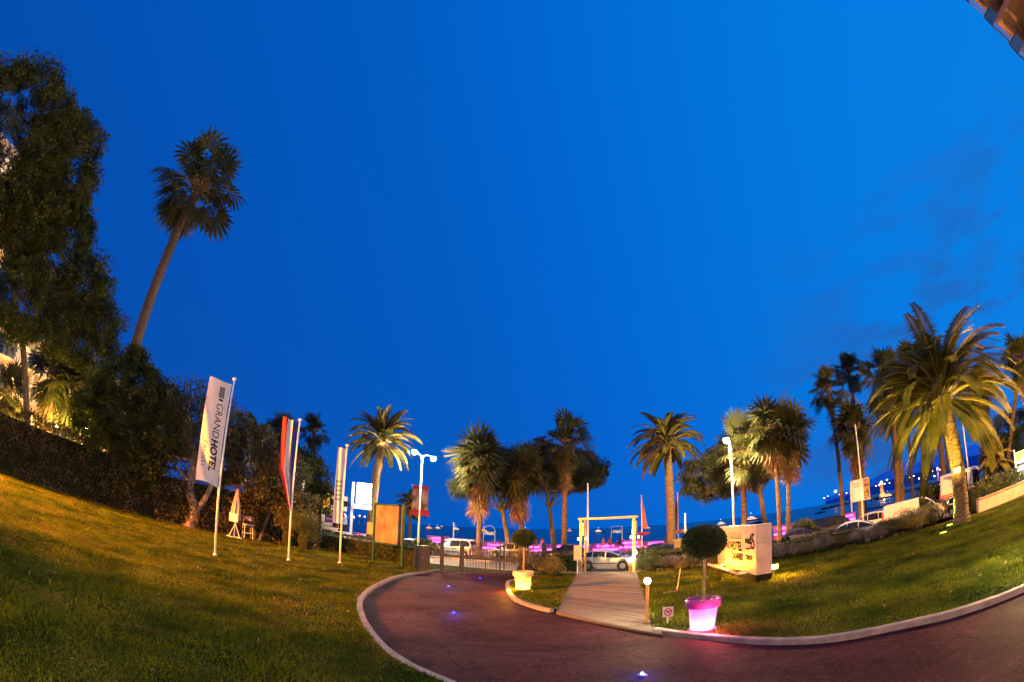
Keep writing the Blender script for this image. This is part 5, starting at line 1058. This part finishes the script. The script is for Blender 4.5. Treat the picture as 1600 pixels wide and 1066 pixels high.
shrub(on(1012, 862, 38.6, .05), (2.2, 1.0, 1.2), 'dark domed shrub behind the road railing right of the gateway lamps', M_leafmd, 2400, .2, name='domed_shrub', up=.5, aspect=.2)
shrub(on(1460, 790, 52, .05), (3.0, 2, 2.6), 'dark round shrub between panel van and camper van', M_leafdk, 2600, .3, name='round_shrub')
tree('background_tree', on(1590, 750, 66, 0), [([(0, 0, 0), (0, 0, 2), (0, 0, 5)], .3, .2)], [((0, 0, 5.2), (6, 5, 3.0)), ((-4, 0, 3.6), (3, 3, 2.4))], 'dark rounded tree behind the lit board at the right edge', 180, 110, 1.0, .3, M_leafmd, twigs=10)
p = on(1059, 872, 37.4, .05); kp = empty('stone_pillar', p, facing(p), 'grey stone pillar with projecting cap left of the topiary ball', 'pillar'); b = MB(); b.box((0, 0, .80), (.55, .5, 1.6)); b.build('shaft', mat('pillar_grey', (.24, .24, .20), .8, .2, 2), kp); b = MB(); b.box((0, 0, 1.66), (.85, .7, .14)); b.build('cap', MATS['pillar_grey'], kp); b = MB(); b.box((.02, -.26, 1.05), (.26, .03, .26)); b.build('plaque', M_brass, kp)

# ------------------------------------------------------------------ beach clubs: pavilions with magenta tubes, flags, arch signs, people
M_mag = mat('magenta_tube', (1, .1, .9), .3, 0, emit=(1, .08, .85), es=7)
M_bar = mat('beach_bar_white', (.22, .12, .20), .6, .08, 2)
def pavilion(xa, xb, ya, yb, D, label, h=1.3):
    a, c = on(xa, 850, D, 0), on(xb, 850, D, 0); zt, zb = at(xa, ya, D).z, at(xa, yb, D).z; zt2 = at(xb, ya, D).z
    d = c-a; o = empty('beach_bar', Vector((a.x, a.y, zb-.6)), math.atan2(d.y, d.x), label, 'beach bar', 'beach bars with magenta lights'); L2 = d.length; H_ = zt-zb+.6
    b = MB(); b.box((L2/2, .5, H_/2), (L2, .8, H_)); b.build('counter', M_bar, o)
    b = MB(); b.box((L2/2, .4, H_+.05), (L2+.3, 1.3, .1)); b.build('top', M_bar, o)
    for z, f in ((H_*.55, .9), (H_*.86, .6)):
        b = MB(); b.tube([(L2*(1-f)/2, .02, z), (L2*(1+f)/2, .02, z)], .09, 6); b.build('light_tube', M_mag, o)
    light('bar_glow', (L2/2, -.7, H_*.7), 55, (1, .06, .9), o, .3); return o
for xa, xb, ya, yb, D, lb in ((668, 700, 838, 848, 60, 'magenta-lit beach bar left of the gate post'), (752, 800, 848, 858, 58, 'magenta-lit beach bar behind the left gate leaf'), (822, 850, 852, 863, 57, 'short magenta-lit bar right of the small topiary ball'),
     (853, 900, 852, 860, 58, 'magenta-lit bar behind the leaning pine trunk'), (924, 968, 851, 862, 56, 'brightest magenta-lit bar above the silver hatchback'), (966, 1003, 846, 860, 57, 'magenta-lit bar behind the globe lights of the gateway'),
     (1208, 1240, 824, 842, 52, 'magenta-lit bar right of the stone sign behind the slim palms'), (1316, 1338, 805, 818, 60, 'distant magenta-lit bar beside the slender palm trunk'), (480, 520, 828, 840, 62, 'magenta-lit bar behind the sponsor boards'), (552, 580, 833, 842, 60, 'magenta-lit bar left of the date palm trunk'),
     (700, 745, 842, 852, 61, 'magenta-lit bar seen through the open gate beside the pale people carrier'), (1005, 1046, 848, 858, 58, 'magenta-lit bar under the beach flagpoles'), (900, 922, 853, 862, 59, 'short magenta-lit bar behind the left gateway post')):
    pavilion(xa, xb, ya, yb, D, lb)
def person(p, rz, label, col, seat=False, sc=1.0):
    """small continuous figure grown from a skeleton"""
    J = [(0, 0, .92), (0, 0, 1.18), (0, 0, 1.42), (0, .02, 1.54), (0, .0, 1.66), (0, -.01, 1.76), (.19, 0, 1.40), (.26, -.02, 1.12), (.24, -.20, .92), (-.19, 0, 1.40), (-.26, -.02, 1.12), (-.22, -.22, .95)]
    Rr = [.15, .13, .15, .06, .10, .07, .065, .05, .035, .065, .05, .035]; E_ = [(0, 1), (1, 2), (2, 3), (3, 4), (4, 5), (2, 6), (6, 7), (7, 8), (2, 9), (9, 10), (10, 11)]
    for s in (-1, 1):
        k = len(J); J += ([(s*.1, -.05, .86), (s*.12, -.45, .84), (s*.12, -.47, .45), (s*.12, -.60, .40)] if seat else [(s*.1, 0, .86), (s*.11, -.03, .48), (s*.12, .02, .08), (s*.12, -.14, .04)]); Rr += [.10, .07, .045, .035]; E_ += [(0, k), (k, k+1), (k+1, k+2), (k+2, k+3)]
    me = bpy.data.meshes.new('person'); me.from_pydata(J, E_, []); o = link('person', me, None, p, rz); o.scale = (sc,)*3
    md = o.modifiers.new('skin', 'SKIN')
    for v, r in zip(me.skin_vertices[0].data, Rr): v.radius = (r, r)
    me.skin_vertices[0].data[0].use_root = True
    o.modifiers.new('sub', 'SUBSURF').levels = 1; o.modifiers['sub'].render_levels = 1
    me.materials.append(mat('clothes_%d' % int(sum(col)*99), col, .8, .15, 5)); tag(o, label, 'person', 'people on the promenade'); return o
hd_m = mat('hair_dark', (.02, .015, .012), .7, .1)
for (x, y, D, lb, c, s) in ((839, 858, 55.5, 'left of two dark figures seated behind the third gate post', (.08, .03, .06), 1), (847, 858, 55.3, 'right of two dark figures by the third gate post, pinkish top', (.25, .08, .2), 1),
      (943, 856, 54.5, 'person in pink-lit top seated behind the silver hatchback roof', (.3, .1, .25), 1), (953, 856, 54.6, 'second seated person with raised arm look behind the silver hatchback', (.12, .05, .14), 1), (968, 855, 54.8, 'person in dark top leaning over inside the brass gateway view', (.06, .04, .05), 1),
      (588, 850, 53, 'dark figure standing near the foot of the left date palm', (.05, .04, .05), 0), (1040, 858, 54, 'person standing beyond the dark blue saloon', (.08, .06, .08), 0)):
    z = at(x, y, D).z; o = person(on(x, y, D, max(.14, z-1.05)), rng.uniform(0, 6), lb, c, bool(s))
    b = MB(); b.lathe([(.01, .12), (.09, .08), (.115, 0), (.09, -.05)], (0, .015, 1.72), 10); b.build('hair', hd_m, o, smooth=True)
def beach_flag(x, ytop, ybase, D, label, fcol, board):
    p = on(x, ybase, D, -.4); H_ = at(x, ytop, D).z+.4; o = empty('beach_flagpole', p, facing(p), label, 'flagpole', 'beach club flagpoles')
    b = MB(); b.tube([(0, 0, 0), (0, 0, H_)], .07, 8); b.build('pole', M_white, o); b = MB(); b.lathe([(.1, 0), (.12, .06), (.02, .12)], (0, 0, H_), 8); b.build('finial', M_white, o)
    s_ = 1 if fcol[0] > .3 else -1; b = MB(); vs = []
    for j in range(11): t = j/10; vs += [(.06*s_, 0, H_-.3-t*3.6), (s_*(.06+.62*t**.7*(1 if t < .95 else .6)), .06*math.sin(t*7), H_-.3-t*3.6-.1)]
    b.add(vs, [(2*j, 2*j+1, 2*j+3, 2*j+2) for j in range(10)]); b.build('flag', mat('beach_flag_%d' % int(fcol[0]*99), fcol, .8, .1, transl=.2), o)
    z = H_-4.55; b = MB(); b.prism([(-1.05, 0), (-.6, -.02), (0, -.02), (.6, -.02), (1.05, 0), (.6, .06), (-.6, .06)], 0, .01)
    b = MB(); b.add([(-1.1, -.1, z+.15), (-.45, -.1, z-.18), (.45, -.1, z-.18), (1.1, -.1, z+.15), (.4, -.1, z+.22), (-.4, -.1, z+.22)], [(0, 1, 2, 3, 4, 5)]); b.add([(-1.1, -.04, z+.15), (-.45, -.04, z-.18), (.45, -.04, z-.18), (1.1, -.04, z+.15), (.4, -.04, z+.22), (-.4, -.04, z+.22)], [(5, 4, 3, 2, 1, 0)]); pn = b.build('wing_board', board, o)
    lettering('Plage', .34, M_ink, pn, (0, -.12, z+.02)); 
    b = MB(); b.box((0, 0, z-2.2), (.95, .5, 1.0)); b.box((0, 0, z-1.55), (.6, .5, .3)); b.build('pink_box', mat('pink_box', (.70, .36, .38), .7, .08), o); return o
beach_flag(1003, 775, 850, 57, 'beach flagpole with pink flag and dark winged board right of the brass gateway', (.45, .16, .14), mat('wing_dark', (.22, .03, .08), .6, .1))
beach_flag(1060, 771, 850, 57, 'beach flagpole with dark furled flag and orange winged board right of the dark date palm', (.08, .03, .07), mat('wing_orange', (.62, .28, .12), .6, .1))
def arch_sign(xa, xb, ytop, ymid, ybase, D, label, txt, arch=True):
    a, c = on(xa, 850, D, 0), on(xb, 850, D, 0); d = c-a; L2 = d.length; zb = at(xa, ybase, D).z; zt = at(xa, ytop, D).z; zm = at(xa, ymid, D).z
    o = empty('beach_arch_sign', Vector((a.x, a.y, zb)), math.atan2(d.y, d.x), label, 'sign', 'beach entrance signs'); mt = mat('arch_blue_white', (.45, .52, .65), .4, .05)
    r = L2/2 if arch else 0; h = zt-zb-r; pts = [(0, 0, 0), (0, 0, h)] + ([(L2/2-r*math.cos(PI*k/10), 0, h+r*math.sin(PI*k/10)) for k in range(1, 10)] if arch else [(0, 0, h+.01), (L2, 0, h+.01)]) + [(L2, 0, h), (L2, 0, 0)]
    b = MB(); b.tube(pts, .05, 6); b.build('frame', mt, o)
    b = MB(); b.box((L2/2, 0, zm-zb), (L2*.98, .05, .42)); pn = b.build('name_board', mat('name_board', (.30, .34, .45), .6, .1), o); lettering(txt, .42, mat('letter_white', (.8, .8, .85), .4, 0, emit=(.8, .85, 1), es=.5), pn, (L2/2, -.04, zm-zb)); return o
arch_sign(755, 773, 821, 833, 848, 60, 'thin round-arched beach sign seen over the gate right of the palm trunk', 'Plage')
arch_sign(955, 972, 823, 831, 850, 60, 'rectangular beach entrance frame seen inside the brass gateway', 'Plage', False)
p = on(708, 852, 58, -.3); o = empty('beach_post', p, 0, 'plain pale post on the beach seen through the open gate', 'post'); b = MB(); b.tube([(0, 0, 0), (0, 0, at(708, 818, 58).z+.3)], .09, 8); b.build('shaft', mat('arch_blue_white', (.45, .52, .65)), o); b = MB(); b.lathe([(.09, 0), (.12, .05), (.02, .1)], (0, 0, at(708, 818, 58).z+.3), 8); b.build('cap', M_white, o)
p = on(1332, 830, 62, -.3); o = empty('beach_lamp_post', p, 0, 'pale lamp post on the beach beside the slender palm trunk', 'post'); hz_ = at(1329, 762, 62).z+.3; b = MB(); b.tube([(0, 0, 0), (0, 0, hz_)], .10, 8); b.build('shaft', M_white, o); b = MB(); b.box((.35, 0, hz_-.5), (.7, .12, .1)); b.build('arm', M_white, o)

ORD = ['leftmost', 'second', 'third', 'fourth', 'fifth', 'sixth', 'seventh', 'eighth', 'ninth', 'tenth', 'eleventh', 'twelfth', 'thirteenth', 'fourteenth', 'fifteenth', 'sixteenth', 'seventeenth', 'eighteenth']
def nth(i): return ORD[i] + (' from the left' if i else '')

# ------------------------------------------------------------------ boats at anchor
M_hull = mat('hull_white', (.25, .25, .28), .4, .1, .2); M_hulld = mat('hull_dark', (.02, .025, .05), .4, .1, .2)
def deck_light(c, s): return mat('deck_light_%d' % int(c[2]*99), c, .4, 0, emit=c, es=s)
def yacht(px, py, D, L_, label, rz=0, warm=(1, .62, .35), mast=False, dark=False, es=2.5):
    L_ *= .62; p = on(px, py, D, -3.6); k = L_/40; o = empty('yacht', p, facing(p)+rz, label, 'boat', 'boats at anchor in the bay'); lm = deck_light(warm, es)
    b = MB(); st_ = [(-20, 3.4, 3.2), (-12, 4.2, 3.2), (4, 4.4, 3.4), (13, 3.0, 4.0), (20, .3, 5.0)]; vs = []
    for x, hw, z in st_: vs += [(x*k, -hw*k, z*k), (x*k*.96, -hw*.7*k, -.5*k), (x*k*.96, hw*.7*k, -.5*k), (x*k, hw*k, z*k)]
    b.add(vs, [(i*4+j, i*4+(j+1) % 4, (i+1)*4+(j+1) % 4, (i+1)*4+j) for i in range(4) for j in range(4)] + [(0, 1, 2, 3), (19, 18, 17, 16)]); b.build('hull', M_hulld if dark else M_hull, o)
    if not mast:
        for x, z, l, hh in ((-3, 4.6, 24, 2.6), (-4, 7.4, 17, 2.4), (-4, 9.8, 9, 1.8)): 
            b = MB(); b.box((x*k, 0, z*k), (l*k, 6.4*k, hh*k)); dk_ = b.build('deck_house', M_hull, o); b = MB(); b.box((x*k, 0, z*k), (l*k*.94, 6.6*k, hh*k*.45)); b.build('lit_windows', lm, dk_)
        b = MB(); b.tube([(-4*k, 0, 10*k), (-4*k, 0, 17*k)], .25*k, 5); b.build('mast', M_hull, o); b = MB(); b.lathe([(.01, 0), (.6*k, .5*k), (.01, 1*k)], (-4*k, 0, 17*k), 6); b.build('mast_light', deck_light((1, .95, .9), 12), o)
    else:
        b = MB(); b.box((-2*k, 0, 4.4*k), (12*k, 4*k, 1.6*k)); b.build('deck_house', M_hull, o)
        for x in (2, ) if L_ < 30 else (6, -6): b = MB(); b.tube([(x*k, 0, 3*k), (x*k, 0, 44*k)], [.45*k, .2*k], 5); b.build('mast', M_hulld, o); b = MB(); b.tube([(x*k, 0, 8*k), ((x-13)*k, 0, 8*k)], .5*k, 5); b.build('boom', M_hulld, o)
    return o
for a in ((672, 823, 700, 26, 'orange-lit cruiser right of the lamp banner, leftmost boat'), (685, 823, 850, 26, 'small white-lit boat second from the left'), (691, 815.5, 2200, 34, 'tiny far boat light above the second boat'), (714, 823, 800, 30, 'white-lit yacht with bright mast near the pale beach post'),
          (757, 828, 700, 30, 'lit boat seen behind the arched beach sign'), (823, 830, 700, 32, 'yacht with golden floodlit superstructure above the small topiary ball'), (891, 829, 1000, 26, 'dim boat beside the tallest fan palm trunk'), (937, 828, 650, 26, 'bright white boat hanging in view under the brass gateway beam'),
          (1013, 826, 900, 26, 'lit boat just right of the gateway and pink flag'), (1128, 812, 520, 24, 'long white-lit boat above the left edge of the stone sign')):
    yacht(*a, rz=rng.uniform(-.4, .4), warm=(1, .75, .5) if 'white' in a[4] else (1, .45, .18), es=2.5)
yacht(1176, 806, 600, 36, 'brightly lit motor yacht over the stone sign by the palm trunk', .2)
yacht(1188, 812, 380, 22, 'dark sailing boat with bare masts over the stone sign', .3, mast=True, dark=True)
yacht(1281, 797, 400, 16, 'small dark sailing boat between pine and slender palm', .3, mast=True, dark=True)
yacht(1390, 785, 500, 24, 'dark trawler by the lit pier', .2, dark=True, es=1)
for i in range(12):
    x = 1352 + i*5.2 + rng.uniform(-1, 1); yacht(x, 798-i*1.1, 230, 9, 'small moored sailing dinghy in the row before the pier, ' + nth(i), rng.uniform(-.5, .5), mast=True, dark=True)

# ------------------------------------------------------------------ far coast, pier and harbour lamps
def ridge(name, pts, D, depth, col, z0=-4):
    b = MB(); vs = []; n = len(pts)
    for (x, y) in pts:
        q = at(x, y, D); d = Vector((q.x, q.y, 0)).normalized(); vs += [(q.x, q.y, z0), (q.x, q.y, z0 + (q.z-z0)*.45), tuple(q + d*depth*.5), (q.x+d.x*depth, q.y+d.y*depth, z0)]
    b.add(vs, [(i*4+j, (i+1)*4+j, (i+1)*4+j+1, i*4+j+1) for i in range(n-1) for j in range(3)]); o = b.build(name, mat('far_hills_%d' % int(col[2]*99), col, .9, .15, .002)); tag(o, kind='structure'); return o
ridge('hills', [(1290, 778), (1310, 770), (1340, 757), (1365, 744), (1390, 730), (1415, 722), (1440, 716), (1462, 706), (1485, 703), (1510, 692), (1540, 688), (1580, 670), (1620, 655), (1680, 640)], 9000, 2500, (.04, .42, .85))  # strong blue base colour paints in the distance haze
ridge('headland', [(440, 790), (470, 797), (500, 803), (530, 808), (560, 810), (590, 816), (615, 819)], 3200, 700, (.05, .09, .16))
def pier(xa, ya, xb, yb, D, name='pier'):
    a, c = on(xa, ya, D, -3.6), on(xb, yb, D*1.15, -3.6); d = c-a; o = empty(name, a, math.atan2(d.y, d.x)); tag(o, kind='structure')
    b = MB(); n = 60
    for k in range(n): b.box((d.length*(k+.5)/n, rng.uniform(-2, 2), .8), (d.length/n*1.3, 9, rng.uniform(1.8, 3.4)), rng.uniform(-.3, .3), top=.6)
    tag(b.build('boulder', mat('pier_rock', (.12, .10, .09), .9, .3, .3), o), kind='stuff'); b = MB(); b.box((d.length/2, 3, 2.6), (d.length, 4, .8)); b.build('quay', mat('quay_concrete', (.30, .26, .24), .9, .1, .1), o); return a, d
a, d = pier(1361, 776, 1476, 745, 520)
pl_ = [(1374, 758, 'o'), (1386, 750, 'w'), (1401, 752, 'w'), (1426, 752, 'w'), (1436, 748, 'w'), (1447, 748, 'w'), (1460, 744, 'w'), (1471, 741, 'r')]
def lamp_far(px, ytop, D, lab, c, h=None, cat='lamp', grp='harbour lamps', rad=1.0, es=16):
    q = at(px, ytop, D); o = empty('harbour_lamp', Vector((q.x, q.y, -2.5)), 0, lab, cat, grp); h = q.z+2.5
    b = MB(); b.tube([(0, 0, 0), (0, 0, h)], .16*D/500, 5); b.build('pole', M_hull, o); r = rad*D/500*.8
    b = MB(); b.lathe([(.01, -r), (r*.8, -r*.5), (r, 0), (r*.8, r*.5), (.01, r)], (0, 0, h), 8); b.build('lantern', mat('far_lamp_'+c, {'o': (1, .45, .1), 'w': (1, .8, .6), 'r': (1, .15, .25), 'y': (1, .62, .25)}[c], .4, 0, emit={'o': (1, .45, .1), 'w': (1, .8, .6), 'r': (1, .15, .25), 'y': (1, .62, .25)}[c], es=es), o)
for i, (x, y, c) in enumerate(pl_): lamp_far(x, y, 540, 'lamp standing on the long pier at the right, ' + nth(i), c, rad=.9)
lh = on(1378, 770, 515, -2); o = empty('floodlit_tower', lh, 0, 'orange floodlit round tower on the near end of the pier', 'lighthouse')
b = MB(); b.lathe([(5.5, 0), (4.6, 3), (2.4, 5), (1.9, 12), (2.3, 12.2), (2.3, 13)], n=14); b.build('tower', mat('tower_stone', (.6, .45, .25), .8, .1, .3), o); b = MB(); b.lathe([(1.2, 13), (1.4, 15), (.1, 16.5)], n=10); b.build('lantern_room', mat('far_lamp_o', (1, .45, .1)), o)
light('tower_flood', (-6, -9, 4), 9000, (1, .5, .12), o, .5)
lh2 = on(1466, 748, 640, -2); o = empty('lighthouse', lh2, 0, 'red-lit small lighthouse at the far end of the pier', 'lighthouse'); b = MB(); b.lathe([(3, 0), (2, 3), (1.5, 14), (2, 14.2), (2, 15)], n=12); b.build('tower', M_hull, o); b = MB(); b.lathe([(1.3, 15), (1.3, 17), (.1, 18)], n=10); b.build('lantern_room', mat('far_lamp_r', (1, .15, .25)), o); light('lighthouse_glow', (-5, -6, 10), 5000, (1, .5, .5), o, .5)
lamp_far(1305.5, 768, 700, 'pink-red harbour light between the pine and the slender palm', 'r', rad=1.8, es=30)
pier(1287, 792, 1335, 781, 620, 'breakwater')
for i in range(16):
    x = 1284 + i*12.2 + rng.uniform(-4, 4); yb = 778 - (x-1284)*.20 - max(0, x-1360)*.07
    lamp_far(x, yb+rng.uniform(-1.5, 1), 2600, 'tiny town light along the far shore at the right, ' + nth(i), 'wyow'[i % 4], rad=.55, grp='far shore lights right', es=10)
for i in range(18):
    x = 462 + i*6.2 + rng.uniform(-3, 3); yb = 793 + (x-462)*.16
    lamp_far(x, yb+rng.uniform(-3.5, 2.5), 1500, 'tiny town light on the dark headland at the left, ' + nth(i), 'oyow'[i % 4], rad=.75, grp='far shore lights left', es=16)

# ------------------------------------------------------------------ floodlit hotel behind the trees on the left
M_fac = mat('facade_cream', (.55, .42, .28), .8, .08, .5); M_trim = mat('facade_trim', (.66, .56, .44), .7, .05, 1)
M_shut = mat('green_awning', (.03, .22, .10), .6, .1); M_win = mat('window_lit', (.9, .7, .4), .2, 0, emit=(1, .62, .28), es=.8); M_wind = glass_mat('window_blue_glass', (.02, .06, .16))
def hotel(p, rz, L_, floors, bay, label, fh=3.4, dep=14):
    o = empty('hotel_building', p, rz, label, 'hotel'); H_ = floors*fh
    b = MB(); b.box((L_/2, dep/2, H_/2), (L_, dep, H_)); b.build('wall', M_fac, o); b = MB(); b.box((L_/2, dep/2, H_+.3), (L_+1, dep+1, .6)); b.build('roof', M_trim, o)
    nb_ = int(L_/bay)
    for f in range(floors):
        b = MB(); b.box((L_/2, -.7, f*fh+.12), (L_, 1.4, .24)); b.build('balcony_slab', M_trim, o)
        b = MB(); b.box((L_/2, -1.36, f*fh+1.2), (L_, .05, .05)); b.box((L_/2, -1.36, f*fh+.75), (L_, .03, .03)); b.build('balcony_rail', M_steel, o)
        for k in range(nb_):
            x = (k+.5)*bay; b = MB(); b.box((x, -.03, f*fh+1.45), (bay*.58, .06, 2.3)); fm = b.build('window', M_trim, o)
            for s in (-1, 1): b = MB(); b.box((x+s*bay*.135, -.075, f*fh+1.45), (bay*.24, .03, 2.1)); b.build('pane', M_win if (k*7+f*3) % 3 else M_wind, fm)
            b = MB(); b.box((x+bay*.40, -.22, f*fh+1.6), (.14, .44, 2.5)); b.build('shutter', M_shut, o)
            if k % 2 == 0: b = MB(); b.box((x-bay*.5, -.7, f*fh+1.7), (.3, 1.4, fh-.3)); b.build('pier', M_trim, o)
    return o
hA = Vector((-58, -2, 0)); hB = Vector((-55.3, 21.5, 0)); d = hB-hA
hotel(hA, math.atan2(d.y, d.x), d.length, 9, 4.0, 'tall floodlit cream hotel block seen through the evergreen crown at the far left') 
hC = Vector((-47.5, 50, 0)); d = hC-hB
hotel(hB+Vector((1.5, .6, 0)), math.atan2(d.y, d.x), d.length, 4, 3.8, 'lower cream hotel wing with blue windows behind the laurel tree')
for (x, y, tx, ty, tz, pw), wl_ in zip(((-46, 10, -55, 12, 20, 26000), (-45, 22, -54, 22, 14, 20000), (-41, 34, -51, 38, 7, 8000), (-44, 3, -56, 6, 24, 26000)), ('second from the left', 'third from the left', 'rightmost', 'leftmost')):
    o = empty('facade_floodlight', (x, y, 0), 0, 'floodlight on the ground washing the hotel facade behind the hedge, ' + wl_, 'floodlight', 'facade floodlights'); b = MB(); b.tube([(0, 0, 0), (0, 0, .5)], .05, 6); b.build('stand', M_dark, o); b = MB(); b.box((0, 0, .6), (.4, .3, .3)); b.build('housing', M_dark, o)
    l = light('flood', (0, 0, 1.0), pw, (1, .55, .16), o, .25, 'SPOT', None, 110, .7); l.rotation_euler = (Vector((tx, ty, tz))-Vector((x, y, 1))).to_track_quat('-Z', 'Y').to_euler()
for (x, y, D, pw, lb) in ((88, 668, 44.5, 3000, 'garden spotlight under the skirted palm behind the hedge'), (135, 672, 43.5, 2500, 'bright white spotlight shining over the hedge by the small palm'), (22, 660, 44, 2500, 'garden spotlight under the leftmost palm behind the hedge'), (385, 775, 42.5, 3000, 'orange garden light behind the hedge at the closed parasol'), (205, 740, 40.5, 700, 'garden light low behind the laurel trunks')):
    q = at(x, y, D); o = empty('garden_spotlight', Vector((q.x, q.y, 0)), 0, lb, 'garden light', 'garden spotlights behind the hedge'); zz = max(q.z, .5)
    b = MB(); b.tube([(0, 0, 0), (0, 0, zz)], .04, 6); b.build('pole', M_dark, o); b = MB(); b.lathe([(.01, 0), (.12, .05), (.14, .14), (.01, .2)], (0, 0, zz), 8); b.build('lantern', mat('warm_lantern', (1, .8, .4), .3, 0, emit=(1, .75, .35), es=60), o)
    light('spot_glow', (0, 0, zz+.35), pw, (1, .62, .10), o, .15)

# ------------------------------------------------------------------ balconied hotel corner at the top right
o = empty('balcony_building', (30.4, 1.75, 0), 0, 'pinkish hotel corner with projecting glass balconies at the top right corner', 'building')
M_pink = mat('pinkish_render', (.30, .15, .14), .85, .08, .5); M_soff = mat('brown_soffit', (.20, .11, .08), .8, .15, .8); M_bglass = mat('balcony_glass', (.05, .12, .30), .1, .1, 2, spec=.8)
b = MB(); b.box((8, -15, 18), (11.0, 26, 36)); b.build('wall', M_pink, o)
for f in range(1, 12):
    z = f*3.0 + 2.45 - 3; b = MB(); b.box((6.5, -14, z), (13, 28, .42)); b.build('balcony_slab', M_pink, o)
    b = MB(); b.box((5.9, -14.6, z-.225), (11.6, 26.6, .02)); b.build('soffit', M_soff, o)
    if f > 5:
        b = MB(); b.box((6.2, .52, z+.55), (12, .02, 1.0)); b.box((-.05, -.1, z+.55), (.02, 1.1, 1.0)); b.build('balustrade_glass', M_bglass, o)
        b = MB(); b.box((6.2, .52, z+1.08), (12.3, .07, .06)); b.box((-.05, -.1, z+1.08), (.06, 1.2, .06)); b.box((-.05, .5, z+.4), (.08, .08, 1.3)); b.box((6.2, .52, z+.02), (12.3, .06, .06)); b.build('rail', M_dark, o)
        b = MB(); b.box((2.5, -1.05, z+1.5), (1.6, .06, 2.4)); b.build('window', M_carglass, o); b = MB(); b.box((2.46, -5, z+1.5), (.06, 3.2, 2.4)); b.build('window', M_win, o)
        b = MB(); b.box((.55, -.6, z+1.5), (.22, .22, 2.6)); b.build('post', M_soff, o)
print('blades', nb, 'objects', len(bpy.data.objects), 'tris', sum(len(m.loops)-2*len(m.polygons) for m in bpy.data.meshes))
